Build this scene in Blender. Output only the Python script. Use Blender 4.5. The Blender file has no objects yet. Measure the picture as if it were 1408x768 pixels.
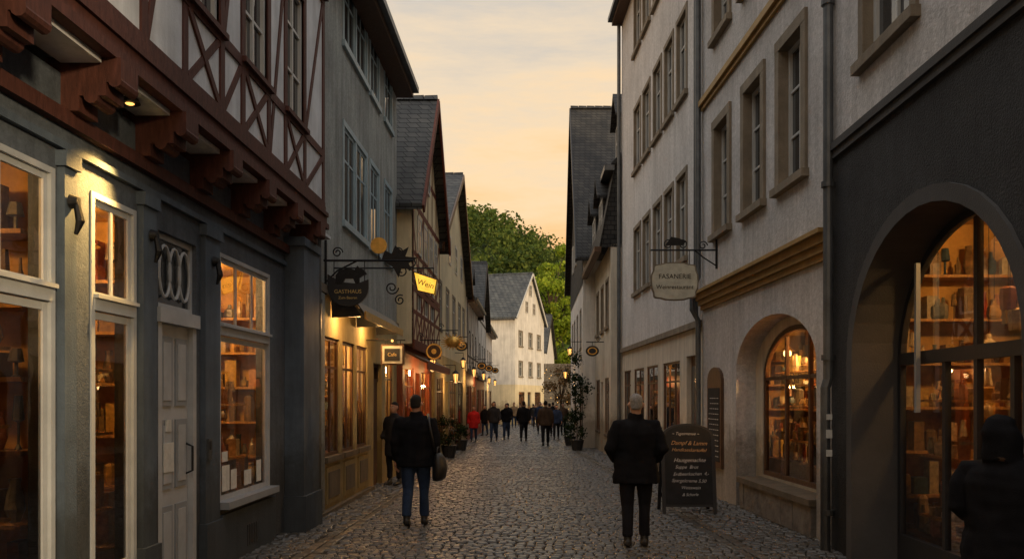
import bpy, math, random, bmesh, time
from mathutils import Vector, Matrix, noise
R=random.Random(7)
sc=bpy.context.scene
def gz(y): return -0.009*max(0.0,min(y,72)-8)

# ---------------------------------------------------------------- materials
def newmat(name):
    m=bpy.data.materials.new(name); m.use_nodes=True
    nt=m.node_tree; b=nt.nodes['Principled BSDF']; return m,nt,b
def L(nt,a,b): nt.links.new(a,b)
def ramp(nt,fac,stops):
    r=nt.nodes.new('ShaderNodeValToRGB'); e=r.color_ramp.elements
    while len(e)<len(stops): e.new(0.5)
    for i,(p,c) in enumerate(stops): e[i].position=p; e[i].color=(*c,1)
    if fac is not None: L(nt,fac,r.inputs[0])
    return r
def nz(nt,vec,scale,detail=5,rough=.6):
    n=nt.nodes.new('ShaderNodeTexNoise'); n.inputs['Scale'].default_value=scale
    n.inputs['Detail'].default_value=detail; n.inputs['Roughness'].default_value=rough
    if vec is not None: L(nt,vec,n.inputs['Vector'])
    return n
def pos(nt,sc3=None):
    g=nt.nodes.new('ShaderNodeNewGeometry')
    if sc3 is None: return g.outputs['Position']
    m=nt.nodes.new('ShaderNodeMapping'); m.inputs['Scale'].default_value=sc3
    L(nt,g.outputs['Position'],m.inputs['Vector']); return m.outputs[0]
def mul(nt,a,b):
    mx=nt.nodes.new('ShaderNodeMix'); mx.data_type='RGBA'; mx.blend_type='MULTIPLY'
    mx.inputs[0].default_value=1; L(nt,a,mx.inputs[6]); L(nt,b,mx.inputs[7]); return mx.outputs[2]
def pm(name,col,rough=.85,var=.3,scale=1.2,bump=.25,bscale=60,metal=0,streak=0,spec=.3,speck=0):
    m,nt,b=newmat(name)
    n=nz(nt,pos(nt),scale,8,.65)
    lo=tuple(c*(1-var) for c in col); hi=tuple(min(1,c*(1+var*.6)) for c in col)
    out=ramp(nt,n.outputs['Fac'],[(.3,lo),(.7,hi)]).outputs[0]
    if streak:
        n2=nz(nt,pos(nt,(6,6,.5)),1.0,6,.7)
        out=mul(nt,out,ramp(nt,n2.outputs['Fac'],[(.35,(1-streak,)*3),(.62,(1,1,1))]).outputs[0])
        g=nt.nodes.new('ShaderNodeNewGeometry'); s=nt.nodes.new('ShaderNodeSeparateXYZ'); L(nt,g.outputs['Position'],s.inputs[0])
        n3=nz(nt,pos(nt),2.5,6,.7); a=nt.nodes.new('ShaderNodeMath'); a.operation='MULTIPLY_ADD'; a.inputs[1].default_value=-1.6
        L(nt,n3.outputs['Fac'],a.inputs[0]); L(nt,s.outputs[2],a.inputs[2])
        out=mul(nt,out,ramp(nt,a.outputs[0],[(0.0,(.5,.47,.43)),(.5,(1,1,1))]).outputs[0])
    if speck:
        n4=nz(nt,pos(nt),speck,3,.8); out=mul(nt,out,ramp(nt,n4.outputs['Fac'],[(.35,(.80,.80,.80)),(.65,(1.1,1.1,1.1))]).outputs[0])
    L(nt,out,b.inputs['Base Color'])
    b.inputs['Roughness'].default_value=rough; b.inputs['Metallic'].default_value=metal
    b.inputs['Specular IOR Level'].default_value=spec
    if bump:
        nb=nz(nt,pos(nt),bscale,4,.6); bp=nt.nodes.new('ShaderNodeBump')
        bp.inputs['Strength'].default_value=bump; bp.inputs['Distance'].default_value=.02
        L(nt,nb.outputs['Fac'],bp.inputs['Height']); L(nt,bp.outputs[0],b.inputs['Normal'])
    return m
def emis(name,col,s):
    m,nt,b=newmat(name); b.inputs['Base Color'].default_value=(*[c*.5 for c in col],1)
    n=nz(nt,pos(nt),9,3); r=ramp(nt,n.outputs['Fac'],[(.3,tuple(c*.6 for c in col)),(.7,col)])
    L(nt,r.outputs[0],b.inputs['Emission Color']); b.inputs['Emission Strength'].default_value=s; return m
def wood(name,col,rough=.7,spec=.3):
    m,nt,b=newmat(name)
    n=nz(nt,pos(nt,(14,14,3)),2,8,.7)
    r=ramp(nt,n.outputs['Fac'],[(.3,tuple(c*.5 for c in col)),(.55,col),(.75,tuple(c*1.5 for c in col))])
    L(nt,r.outputs[0],b.inputs['Base Color']); b.inputs['Roughness'].default_value=rough
    b.inputs['Specular IOR Level'].default_value=spec
    bp=nt.nodes.new('ShaderNodeBump'); bp.inputs['Strength'].default_value=.4; bp.inputs['Distance'].default_value=.01
    L(nt,n.outputs['Fac'],bp.inputs['Height']); L(nt,bp.outputs[0],b.inputs['Normal']); return m
def slate(name,c1,c2,bw=.26,rh=.16):
    m,nt,b=newmat(name)
    g=nt.nodes.new('ShaderNodeNewGeometry'); s=nt.nodes.new('ShaderNodeSeparateXYZ'); L(nt,g.outputs['Position'],s.inputs[0])
    a=nt.nodes.new('ShaderNodeMath'); a.operation='ADD'; L(nt,s.outputs[0],a.inputs[0]); L(nt,s.outputs[1],a.inputs[1])
    c=nt.nodes.new('ShaderNodeCombineXYZ'); L(nt,a.outputs[0],c.inputs[0]); L(nt,s.outputs[2],c.inputs[1])
    br=nt.nodes.new('ShaderNodeTexBrick'); L(nt,c.outputs[0],br.inputs['Vector'])
    br.inputs['Scale'].default_value=1; br.inputs['Brick Width'].default_value=bw; br.inputs['Row Height'].default_value=rh
    br.inputs['Mortar Size'].default_value=.012; br.inputs['Color1'].default_value=(*c1,1); br.inputs['Color2'].default_value=(*c2,1)
    br.inputs['Mortar'].default_value=(.012,.012,.014,1)
    n=nz(nt,pos(nt),1.5,6); r=ramp(nt,n.outputs['Fac'],[(.3,(.5,.5,.5)),(.7,(1.3,1.2,1.05))])
    L(nt,mul(nt,br.outputs['Color'],r.outputs[0]),b.inputs['Base Color'])
    bp=nt.nodes.new('ShaderNodeBump'); bp.inputs['Strength'].default_value=.8; bp.inputs['Distance'].default_value=.03; bp.invert=True
    L(nt,br.outputs['Fac'],bp.inputs['Height']); L(nt,bp.outputs[0],b.inputs['Normal'])
    b.inputs['Roughness'].default_value=.7; b.inputs['Specular IOR Level'].default_value=.25; return m
def island(name,cols,rough=.6,nscale=30,transl=0,spec=.4):
    m,nt,b=newmat(name); g=nt.nodes.new('ShaderNodeNewGeometry')
    r=ramp(nt,g.outputs['Random Per Island'],[(i/len(cols),c) for i,c in enumerate(cols)])
    n=nz(nt,g.outputs['Position'],nscale,4); r2=ramp(nt,n.outputs['Fac'],[(.3,(.55,.55,.55)),(.7,(1.3,1.3,1.3))])
    c=mul(nt,r.outputs[0],r2.outputs[0]); L(nt,c,b.inputs['Base Color'])
    b.inputs['Roughness'].default_value=rough; b.inputs['Specular IOR Level'].default_value=spec
    if transl:
        t=nt.nodes.new('ShaderNodeBsdfTranslucent'); L(nt,c,t.inputs[0])
        ms=nt.nodes.new('ShaderNodeMixShader'); ms.inputs[0].default_value=transl
        L(nt,b.outputs[0],ms.inputs[1]); L(nt,t.outputs[0],ms.inputs[2])
        L(nt,ms.outputs[0],nt.nodes['Material Output'].inputs['Surface'])
    return m
def glassmat(name,add):
    m,nt,b=newmat(name); nt.nodes.remove(b)
    t=nt.nodes.new('ShaderNodeBsdfTransparent'); t.inputs[0].default_value=(.93,.95,.93,1)
    g=nt.nodes.new('ShaderNodeBsdfGlossy'); g.inputs['Roughness'].default_value=.015
    n=nz(nt,pos(nt),1.3,2); bp=nt.nodes.new('ShaderNodeBump'); bp.inputs['Strength'].default_value=.12; bp.inputs['Distance'].default_value=.02
    L(nt,n.outputs['Fac'],bp.inputs['Height']); L(nt,bp.outputs[0],g.inputs['Normal'])
    f=nt.nodes.new('ShaderNodeFresnel'); f.inputs[0].default_value=1.5
    a=nt.nodes.new('ShaderNodeMath'); a.operation='MULTIPLY_ADD'; a.inputs[1].default_value=1.1; a.inputs[2].default_value=add; a.use_clamp=True
    L(nt,f.outputs[0],a.inputs[0]); ms=nt.nodes.new('ShaderNodeMixShader'); L(nt,a.outputs[0],ms.inputs[0])
    L(nt,t.outputs[0],ms.inputs[1]); L(nt,g.outputs[0],ms.inputs[2]); L(nt,ms.outputs[0],nt.nodes['Material Output'].inputs['Surface'])
    return m
M={}
M['glass']=glassmat('shop_glass',.04)
M['glassr']=glassmat('reflective_shop_glass',.26)
M['pane']=pm('window_pane',(.03,.035,.04),.05,.3,.8,.05,2,spec=1.0)
M['gA']=pm('blue_grey_plaster',(.11,.13,.16),.75,.3,1.5,.35,70,streak=.3,speck=25)
M['gA2']=pm('blue_grey_pilaster',(.10,.13,.17),.7,.3,2,.25,70,streak=.3)
M['infill']=pm('lime_infill',(.66,.68,.71),.9,.2,2.5,.3,40,streak=.2)
M['timber']=wood('oxblood_timber',(.085,.03,.022))
M['timberC']=wood('red_timber',(.15,.04,.022))
M['timberD']=wood('black_timber',(.03,.024,.02))
M['greyB']=pm('grey_roughcast',(.36,.385,.375),.9,.3,.9,.6,45,streak=.35,speck=22)
M['ochre']=pm('ochre_plaster',(.47,.37,.18),.85,.25,1.5,.3,60,streak=.2)
M['cream']=pm('cream_plaster',(.75,.64,.42),.88,.18,1.2,.3,50,streak=.2)
M['white']=pm('white_plaster',(.76,.73,.68),.88,.18,1.2,.3,50,streak=.25)
M['greyR']=pm('pale_grey_plaster',(.67,.65,.635),.92,.16,.9,.5,38,streak=.2,speck=16)
M['greyR2']=pm('warm_grey_plaster',(.60,.58,.565),.92,.18,.9,.6,34,streak=.22,speck=16)
M['creamR']=pm('pale_cream_plaster',(.68,.62,.51),.9,.18,1.1,.4,45,streak=.25)
M['darkR']=pm('anthracite_roughcast',(.042,.043,.045),.85,.3,2,1,50,streak=.15,speck=22)
M['darkR2']=pm('anthracite_trim',(.07,.068,.067),.85,.2,2,.3,60)
M['stone']=pm('sandstone_trim',(.25,.205,.15),.85,.3,3,.4,50,streak=.2)
M['rock']=pm('rubble_stone',(.16,.14,.12),.9,.5,5,.9,14)
M['gold']=pm('ochre_cornice',(.36,.22,.07),.6,.3,4,.3,30)
M['whitep']=pm('white_paint',(.50,.50,.48),.45,.12,3,.08,40)
M['bluep']=pm('blue_grey_paint',(.30,.40,.46),.45,.15,3,.08,40)
M['frameA']=pm('aged_white_paint',(.42,.44,.46),.45,.2,3,.1,40)
M['greyp']=pm('grey_paint',(.26,.28,.30),.5,.15,3,.08,40)
M['darkp']=pm('dark_paint',(.03,.03,.032),.45,.2,3,.1,40)
M['brownp']=wood('brown_painted_wood',(.10,.05,.025),.5)
M['redp']=wood('red_painted_wood',(.24,.055,.02),.55)
M['iron']=pm('wrought_iron',(.02,.02,.022),.5,.3,20,.2,90,metal=.6,spec=.5)
M['zinc']=pm('zinc_pipe',(.13,.14,.15),.45,.3,4,.1,30,metal=.5,streak=.2)
M['brass']=pm('gilded_metal',(.75,.45,.12),.35,.3,12,.2,50,metal=.8)
M['slate']=slate('slate_roof',(.05,.055,.06),(.085,.088,.09))
M['slateD']=slate('dark_slate',(.032,.034,.038),(.055,.056,.058),.22,.14)
M['slateB']=slate('blue_slate',(.08,.095,.11),(.12,.135,.15))
M['room']=wood('shop_interior_wood',(.42,.22,.07),.6)
M['roomd']=wood('shop_interior_dark_wood',(.14,.065,.025),.6)
M['roomw']=pm('shop_interior_wall',(.50,.27,.07),.9,.6,3,.1,20)
M['goods']=island('shop_goods',[(.5,.28,.07),(.06,.035,.02),(.55,.42,.25),(.30,.05,.02),(.04,.05,.04),(.6,.36,.08),(.13,.08,.04),(.45,.36,.22),(.03,.06,.08),(.2,.12,.05)],.35,20)
M['bulb']=emis('warm_bulb',(1,.58,.18),9)
M['sglow']=emis('lit_sign_face',(1,.55,.06),1.5)
M['lglow']=emis('lantern_glass',(1,.5,.12),2.6)
M['cloth_k']=pm('black_wool',(.010,.010,.012),.95,.3,6,.4,160,spec=.1)
M['cloth_n']=pm('charcoal_cloth',(.03,.03,.035),.95,.3,6,.4,160,spec=.1)
M['cloth_b']=pm('navy_cloth',(.03,.045,.09),.95,.3,6,.4,160,spec=.1)
M['cloth_t']=pm('tan_cloth',(.22,.16,.10),.95,.3,6,.4,160,spec=.1)
M['cloth_g']=pm('olive_cloth',(.06,.065,.035),.95,.3,6,.4,160,spec=.1)
M['denim']=pm('denim',(.03,.05,.10),.9,.35,9,.4,200,spec=.1)
M['trous']=pm('dark_trousers',(.014,.014,.017),.9,.3,6,.3,200,spec=.1)
M['redc']=pm('red_coat',(.45,.02,.02),.9,.3,6,.3,160,spec=.1)
M['brownc']=pm('brown_coat',(.07,.045,.03),.9,.3,6,.3,160,spec=.1)
M['skin']=pm('skin',(.42,.24,.17),.6,.12,15,.1,150)
M['hairg']=pm('grey_hair',(.30,.29,.28),.8,.4,60,.8,120)
M['haird']=pm('dark_hair',(.015,.012,.01),.7,.4,60,.8,120)
M['leather']=pm('black_leather',(.012,.011,.011),.42,.3,8,.3,120,spec=.5)
M['board']=pm('chalkboard_slate',(.018,.018,.019),.75,.4,5,.1,60)
M['chalk']=pm('chalk',(.6,.58,.55),.95,.35,60,0)
M['chalkw']=pm('orange_chalk',(.55,.33,.16),.95,.35,60,0)
M['lett']=pm('gilt_letters',(.6,.42,.15),.5,.2,10,0)
M['lettd']=pm('dark_letters',(.03,.025,.02),.8,.2,10,0)
M['signc']=pm('cream_sign_paint',(.56,.54,.44),.7,.25,6,.1,40)
M['paper']=pm('paper_notice',(.6,.6,.56),.9,.2,15,0)
M['bark']=pm('bark',(.07,.05,.035),.95,.4,8,.8,20)
M['leafB']=island('spring_leaves',[(.27,.37,.025),(.17,.26,.02),(.33,.42,.04),(.12,.20,.018),(.38,.45,.045)],.7,.35,.4,.1)
M['leafH']=island('forest_leaves',[(.075,.12,.025),(.05,.085,.022),(.11,.155,.03),(.038,.066,.018),(.14,.175,.036)],.8,.09,.3,.1)
M['leafP']=island('shrub_leaves',[(.02,.035,.012),(.03,.05,.015),(.015,.025,.01)],.7,4,.2,.1)
M['leafA']=island('autumn_leaves',[(.10,.05,.02),(.16,.08,.03),(.05,.05,.02),(.2,.12,.05)],.7,2,.2,.1)
M['flower']=island('flower_heads',[(.10,.04,.02),(.16,.10,.04),(.05,.06,.02),(.08,.03,.02)],.7,9,0,.1)
M['cob']=island('basalt_cobbles',[(.055,.050,.044),(.085,.075,.063),(.036,.034,.031),(.105,.092,.075),(.065,.058,.051),(.078,.066,.053)],.36,14,0,.5)
M['grout']=pm('sandy_joints',(.024,.021,.016),.95,.3,4,.5,60)
M['earth']=pm('ground_earth',(.06,.055,.045),.95,.3,.6,.5,20)
M['hill']=pm('hill_soil',(.04,.06,.015),.95,.4,.1,.5,2)

# ---------------------------------------------------------------- mesh helpers
class Fr:
    def __init__(s,x0,y0,x1,y1,side):
        s.x0,s.y0=x0,y0; s.k=(x1-x0)/(y1-y0); l=math.hypot(s.k,1)
        T=(s.k/l,1/l); s.N=(-T[1],T[0]) if side<0 else (T[1],-T[0]); s.side=side
    def w(s,t,d,z): return (s.x0+(t-s.y0)*s.k+s.N[0]*d, t+s.N[1]*d, z)
class MB:
    def __init__(s): s.v=[];s.f=[];s.mi=[];s.mats=[]
    def m(s,k):
        if k not in s.mats: s.mats.append(k)
        return s.mats.index(k)
    def poly(s,pts,k):
        n=len(s.v); s.v+= [tuple(p) for p in pts]; s.f.append(tuple(range(n,n+len(pts)))); s.mi.append(s.m(k))
    def hexa(s,p,k):
        n=len(s.v); s.v+=[tuple(q) for q in p]; i=s.m(k)
        for f in ((0,1,2,3),(7,6,5,4),(0,4,5,1),(1,5,6,2),(2,6,7,3),(3,7,4,0)):
            s.f.append(tuple(n+a for a in f)); s.mi.append(i)
    def build(s,name,parent=None,smooth=False):
        me=bpy.data.meshes.new(name); me.from_pydata(s.v,[],s.f)
        for k in s.mats: me.materials.append(M[k])
        me.polygons.foreach_set('material_index',s.mi)
        if smooth: me.polygons.foreach_set('use_smooth',[True]*len(s.f))
        me.update(); o=bpy.data.objects.new(name,me); sc.collection.objects.link(o)
        if parent: par(o,parent)
        return o
def par(o,p):
    o.parent=p; o.matrix_parent_inverse=Matrix.Translation(p.location).inverted()
def empty(name,loc):
    e=bpy.data.objects.new(name,None); e.location=loc; e.empty_display_size=.3; sc.collection.objects.link(e); return e
def box(mb,F,t0,t1,d0,d1,z0,z1,k):
    j=lambda:R.uniform(.0001,.0014)
    t0-=j();t1+=j();d0-=j();d1+=j();z0-=j();z1+=j()
    mb.hexa([F.w(t0,d0,z0),F.w(t1,d0,z0),F.w(t1,d1,z0),F.w(t0,d1,z0),F.w(t0,d0,z1),F.w(t1,d0,z1),F.w(t1,d1,z1),F.w(t0,d1,z1)],k)
W=Fr(0,0,0,1,1)
def wbox(mb,x0,x1,y0,y1,z0,z1,k): box(mb,W,y0,y1,x0,x1,z0,z1,k)
def beam(mb,F,a,b,w,d0,d1,k,jit=.009):
    j=R.uniform(0,jit); dx,dz=b[0]-a[0],b[1]-a[1]; l=math.hypot(dx,dz); nx,nz_=-dz/l*w/2,dx/l*w/2
    q=[(a[0]+nx,a[1]+nz_),(b[0]+nx,b[1]+nz_),(b[0]-nx,b[1]-nz_),(a[0]-nx,a[1]-nz_)]
    mb.hexa([F.w(t,d0-j,z) for t,z in q]+[F.w(t,d1,z) for t,z in q],k)
def arcpts(a,b,sp,ap,n=20):
    c,h=(a+b)/2,(b-a)/2
    return [(c-h*math.cos(math.pi*i/n),sp+(ap-sp)*math.sin(math.pi*i/n)) for i in range(n+1)]
def wall(mb,F,t0,t1,z0,z1,ops,k,rev=.2,d=0,rk=None):
    rk=rk or k
    ts=sorted({t0,t1,*[o[0] for o in ops],*[o[1] for o in ops]}); zs=sorted({z0,z1,*[o[2] for o in ops],*[o[3] for o in ops]})
    ts=[t for t in ts if t0<=t<=t1]; zs=[z for z in zs if z0<=z<=z1]
    for i in range(len(ts)-1):
        for j in range(len(zs)-1):
            c=((ts[i]+ts[i+1])/2,(zs[j]+zs[j+1])/2)
            if any(o[0]<c[0]<o[1] and o[2]<c[1]<o[3] for o in ops): continue
            mb.poly([F.w(ts[i],d,zs[j]),F.w(ts[i+1],d,zs[j]),F.w(ts[i+1],d,zs[j+1]),F.w(ts[i],d,zs[j+1])],k)
    for o in ops:
        a,b,c,e=o[:4]
        if len(o)>4:
            P=arcpts(a,b,o[4],e); path=[(a,c)]+P+[(b,c)]
            for p,q in zip(P,P[1:]): mb.poly([F.w(p[0],d,p[1]),F.w(q[0],d,q[1]),F.w(q[0],d,e),F.w(p[0],d,e)],k)
        else: path=[(a,c),(a,e),(b,e),(b,c)]
        path=path+[path[0]]
        for p,q in zip(path,path[1:]): mb.poly([F.w(p[0],d,p[1]),F.w(q[0],d,q[1]),F.w(q[0],d+rev,q[1]),F.w(p[0],d+rev,p[1])],rk)
def archtrim(mb,F,a,b,z0,sp,ap,w,d0,d1,k,n=20):
    c=(a+b)/2
    def off(p):
        t,z=p
        if z<=sp: return (t-w if t<c else t+w,z)
        vx,vz=(t-c)/((b-a)/2)**2,(z-sp)/(ap-sp)**2; l=math.hypot(vx,vz); return (t+vx/l*w,z+vz/l*w)
    P=[(a,z0)]+arcpts(a,b,sp,ap,n)+[(b,z0)]
    for p,q in zip(P,P[1:]):
        if p==q: continue
        po,qo=off(p),off(q)
        if p[1]==z0 and q[1]==sp: qo=(po[0],sp)
        qs=[p,q,qo,po]
        mb.hexa([F.w(t,d0,z) for t,z in qs]+[F.w(t,d1,z) for t,z in qs],k)
def archpane(mb,F,a,b,z0,sp,ap,d,k):
    mb.poly([F.w(t,d,z) for t,z in [(a,z0)]+arcpts(a,b,sp,ap)+[(b,z0)]],k)
def win(mb,F,a,b,z0,z1,dep=.12,nc=2,tr=(.68,),fk='whitep',gk='pane',fw=.06,mw=.035,th=.07):
    q=th/.07
    box(mb,F,a,a+fw,dep,dep+th,z0,z1,fk); box(mb,F,b-fw,b,dep,dep+th,z0,z1,fk)
    box(mb,F,a+fw,b-fw,dep+.003,dep+th-.003,z0,z0+fw,fk); box(mb,F,a+fw,b-fw,dep+.003,dep+th-.003,z1-fw,z1,fk)
    for i in range(1,nc):
        t=a+(b-a)*i/nc; box(mb,F,t-mw/2,t+mw/2,dep+.006*q,dep+.055*q,z0+fw,z1-fw,fk)
    for r in tr:
        z=z0+(z1-z0)*r; box(mb,F,a+fw,b-fw,dep+.012*q,dep+.05*q,z-mw/2,z+mw/2,fk)
    g=dep+.035*q
    mb.poly([F.w(a+.01,g,z0+.01),F.w(b-.01,g,z0+.01),F.w(b-.01,g,z1-.01),F.w(a+.01,g,z1-.01)],gk)
def surround(mb,F,a,b,z0,z1,k,w=.13,p=.035,sill=True,sp=.06):
    box(mb,F,a-w,a,-p,.1,z0,z1,k); box(mb,F,b,b+w,-p,.1,z0,z1,k)
    box(mb,F,a-w,b+w,-p-.004,.1,z1,z1+w,k)
    if sill: box(mb,F,a-w-.04,b+w+.04,-p-sp,.1,z0-.1,z0,k)
def vase(mb,P,w2,h,k,n=7):
    pr=R.choice([[(0,.8),(.15,1),(.6,.95),(.75,.4),(1,.3)],[(0,.5),(.3,1),(.6,.8),(.85,.5),(1,.65)],[(0,.9),(.5,1),(.9,.95),(1,.5)],[(0,.6),(.1,.2),(.5,.2),(.55,.9),(1,.6)]])
    b0=len(mb.v); i=mb.m(k)
    for q,r in pr:
        for a in range(n):
            an=a*math.tau/n; mb.v.append((P[0]+w2*r*math.cos(an),P[1]+w2*r*math.sin(an),P[2]+h*q))
    for s_ in range(len(pr)-1):
        for a in range(n): mb.f.append((b0+s_*n+a,b0+s_*n+(a+1)%n,b0+(s_+1)*n+(a+1)%n,b0+(s_+1)*n+a)); mb.mi.append(i)
    mb.f.append(tuple(b0+(len(pr)-1)*n+a for a in range(n))); mb.mi.append(i)
def goods(mb,F,t0,t1,d,z,hmax=.28,k='goods',dens=1.0):
    t=t0
    while t<t1-.05:
        w=R.uniform(.05,.15); h=R.uniform(.3,1)*hmax; dd=d+R.uniform(-.05,.05)
        if R.random()<dens:
            if R.random()<.35: box(mb,F,t,min(t+w,t1),dd,dd+.12,z,z+h,k)
            else: vase(mb,F.w(t+w/2,dd+.05,z),w/2,h,k)
        t+=w+R.uniform(.005,.05)
def light(F,t,d,z,e,par_,col=(1,.55,.2),r=.08):
    l=bpy.data.lights.new('lamp_light','POINT'); l.energy=e; l.color=col; l.shadow_soft_size=r
    o=bpy.data.objects.new('lamp_light',l); o.location=F.w(t,d,z); sc.collection.objects.link(o); par(o,par_); return o
def sphere(mb,c,r,k,n=10,m=7,sq=(1,1,1)):
    b0=len(mb.v); i=mb.m(k)
    for a in range(m+1):
        ph=math.pi*a/m
        for b in range(n):
            th=math.tau*b/n; mb.v.append((c[0]+r*sq[0]*math.sin(ph)*math.cos(th),c[1]+r*sq[1]*math.sin(ph)*math.sin(th),c[2]+r*sq[2]*math.cos(ph)))
    for a in range(m):
        for b in range(n): mb.f.append((b0+a*n+b,b0+a*n+(b+1)%n,b0+(a+1)*n+(b+1)%n,b0+(a+1)*n+b)); mb.mi.append(i)
def tube(mb,pts,rad,k,n=8,cap=True,flat=None):
    pts=[Vector(p) for p in pts]; b0=len(mb.v); i=mb.m(k); up=None
    if not isinstance(rad,(list,tuple)): rad=[rad]*len(pts)
    for q,p in enumerate(pts):
        T=(pts[min(q+1,len(pts)-1)]-pts[max(q-1,0)]).normalized()
        if up is None: up=Vector((0,1,0)) if abs(T.y)<.9 else Vector((1,0,0))
        u=(up-T*up.dot(T)).normalized(); up=u; v=T.cross(u)
        ru,rv=(rad[q] if isinstance(rad[q],tuple) else (rad[q],rad[q]))
        for a in range(n):
            an=a*math.tau/n; mb.v.append(tuple(p+u*ru*math.cos(an)+v*rv*math.sin(an)))
    for q in range(len(pts)-1):
        for a in range(n): mb.f.append((b0+q*n+a,b0+q*n+(a+1)%n,b0+(q+1)*n+(a+1)%n,b0+(q+1)*n+a)); mb.mi.append(i)
    if cap:
        mb.f.append(tuple(b0+a for a in range(n))[::-1]); mb.mi.append(i)
        e=b0+(len(pts)-1)*n; mb.f.append(tuple(e+a for a in range(n))); mb.mi.append(i)
def room(F,a,b,z0,z1,d0,d1,parent,e=30,shelves=4,wk='roomw',lt=None,pend=True,dens=.95,front=None,hm=.8):
    mb=MB(); w=F.w
    for P,k in (([w(a,d1,z0),w(b,d1,z0),w(b,d1,z1),w(a,d1,z1)],wk),([w(a,d0,z0),w(a,d1,z0),w(a,d1,z1),w(a,d0,z1)],wk),
              ([w(b,d0,z0),w(b,d1,z0),w(b,d1,z1),w(b,d0,z1)],wk),([w(a,d0,z0),w(b,d0,z0),w(b,d1,z0),w(a,d1,z0)],'roomd'),
              ([w(a,d0,z1),w(b,d0,z1),w(b,d1,z1),w(a,d1,z1)],wk)): mb.poly(P,k)
    H=z1-z0; sh=(H-.3)/max(1,shelves)
    for i in range(shelves):
        z=z0+.15+i*sh
        box(mb,F,a+.05,b-.05,d1-.32,d1-.02,z,z+.03,'room'); goods(mb,F,a+.08,b-.08,d1-.25,z+.032,sh*hm,dens=dens)
        dd=d0+.1
        while dd<d1-.4:
            h=R.uniform(.3,1)*sh*hm; wd=R.uniform(.06,.15)
            if R.random()<dens:
                if R.random()<.4: box(mb,F,b-.24,b-.1,dd,dd+wd,z+.032,z+.032+h,'goods')
                else: vase(mb,F.w(b-.17,dd+wd/2,z+.032),wd/2,h,'goods')
            dd+=wd+R.uniform(.01,.05)
        box(mb,F,b-.3,b-.01,d0+.05,d1-.33,z,z+.028,'room')
    n=max(2,int((b-a)/.9))
    for q in range(n+1):
        t=a+.04+(b-a-.08)*q/n; box(mb,F,t-.02,t+.02,d1-.335,d1-.025,z0,z1-.1,'roomd')
    box(mb,F,a+.02,b-.4,d0+.06,d0+.5,z0+.02,z0+.3,'roomd'); goods(mb,F,a+.1,b-.4,d0+.2,z0+.302,.45,dens=.8); goods(mb,F,a+.1,b-.4,d0+.38,z0+.302,.65,dens=.6)
    if front:
        fa,fb,fz=front
        for z in fz: box(mb,F,fa,fb,d0+.08,d0+.3,z,z+.02,'room'); goods(mb,F,fa+.03,fb-.03,d0+.14,z+.022,.26,dens=.85)
    ls=[lt] if lt else [(a+b)/2]
    if pend:
        for t in ls+[a+(b-a)*.2,a+(b-a)*.8]:
            dz=R.uniform(.3,.6); tube(mb,[w(t,(d0+d1)/2,z1),w(t,(d0+d1)/2,z1-dz)],.006,'iron',5); sphere(mb,w(t,(d0+d1)/2,z1-dz-.06),.07,'bulb')
            tube(mb,[w(t,(d0+d1)/2,z1-dz-.02),w(t,(d0+d1)/2,z1-dz+.06)],[.13,.03],'brass',10,False)
    mb.build('shop_interior',parent)
    light(F,ls[0],d0+(d1-d0)*.4,z1-.25,e,parent)
def text(s,loc,size,k,parent,rot=(math.pi/2,0,0),align='CENTER',name='lettering',ext=.002):
    c=bpy.data.curves.new(name,'FONT'); c.body=s; c.size=size; c.align_x=align; c.align_y='CENTER'; c.extrude=ext
    o=bpy.data.objects.new(name,c); o.location=loc; o.rotation_euler=rot; c.materials.append(M[k]); sc.collection.objects.link(o); par(o,parent); return o
def shell(mb,F,t0,t1,z0,z1,d,dep,k):
    w=F.w
    mb.poly([w(t0,d,z0),w(t0,dep,z0),w(t0,dep,z1),w(t0,d,z1)],k); mb.poly([w(t1,d,z0),w(t1,dep,z0),w(t1,dep,z1),w(t1,d,z1)],k)
    mb.poly([w(t0,dep,z0),w(t1,dep,z0),w(t1,dep,z1),w(t0,dep,z1)],k)
def slab(mb,P,th,k):
    mb.hexa([(x,y,z) for x,y,z in P]+[(x,y,z-th) for x,y,z in P],k)

# ================================================================ people
def loft(mb,rings,k,n=18):
    b0=len(mb.v); i=mb.m(k)
    for (cx,cy,cz,rx,ry) in rings:
        for a in range(n): an=a*math.tau/n; mb.v.append((cx+rx*math.cos(an),cy+ry*math.sin(an),cz))
    for q in range(len(rings)-1):
        for a in range(n): mb.f.append((b0+q*n+a,b0+q*n+(a+1)%n,b0+(q+1)*n+(a+1)%n,b0+(q+1)*n+a)); mb.mi.append(i)
    mb.f.append(tuple(b0+a for a in range(n))[::-1]); mb.mi.append(i); e=b0+(len(rings)-1)*n; mb.f.append(tuple(e+a for a in range(n))); mb.mi.append(i)
def fuse(mb,vox,fold=0,seed=0):
    o=mb.build('tmp'); m=o.modifiers.new('r','REMESH'); m.mode='VOXEL'; m.voxel_size=vox; m.use_smooth_shade=True
    s=o.modifiers.new('s','SMOOTH'); s.iterations=3; s.factor=.5
    dg=bpy.context.evaluated_depsgraph_get(); me=bpy.data.meshes.new_from_object(o.evaluated_get(dg))
    bpy.data.objects.remove(o)
    if fold:
        for v in me.vertices:
            n1=noise.noise(Vector((v.co.x*11,v.co.y*11,v.co.z*4+seed))); n2=noise.noise(Vector((v.co.x*5,v.co.y*5,v.co.z*14+seed)))
            v.co+=v.normal*fold*(n1+.6*n2)
    return me
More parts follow.
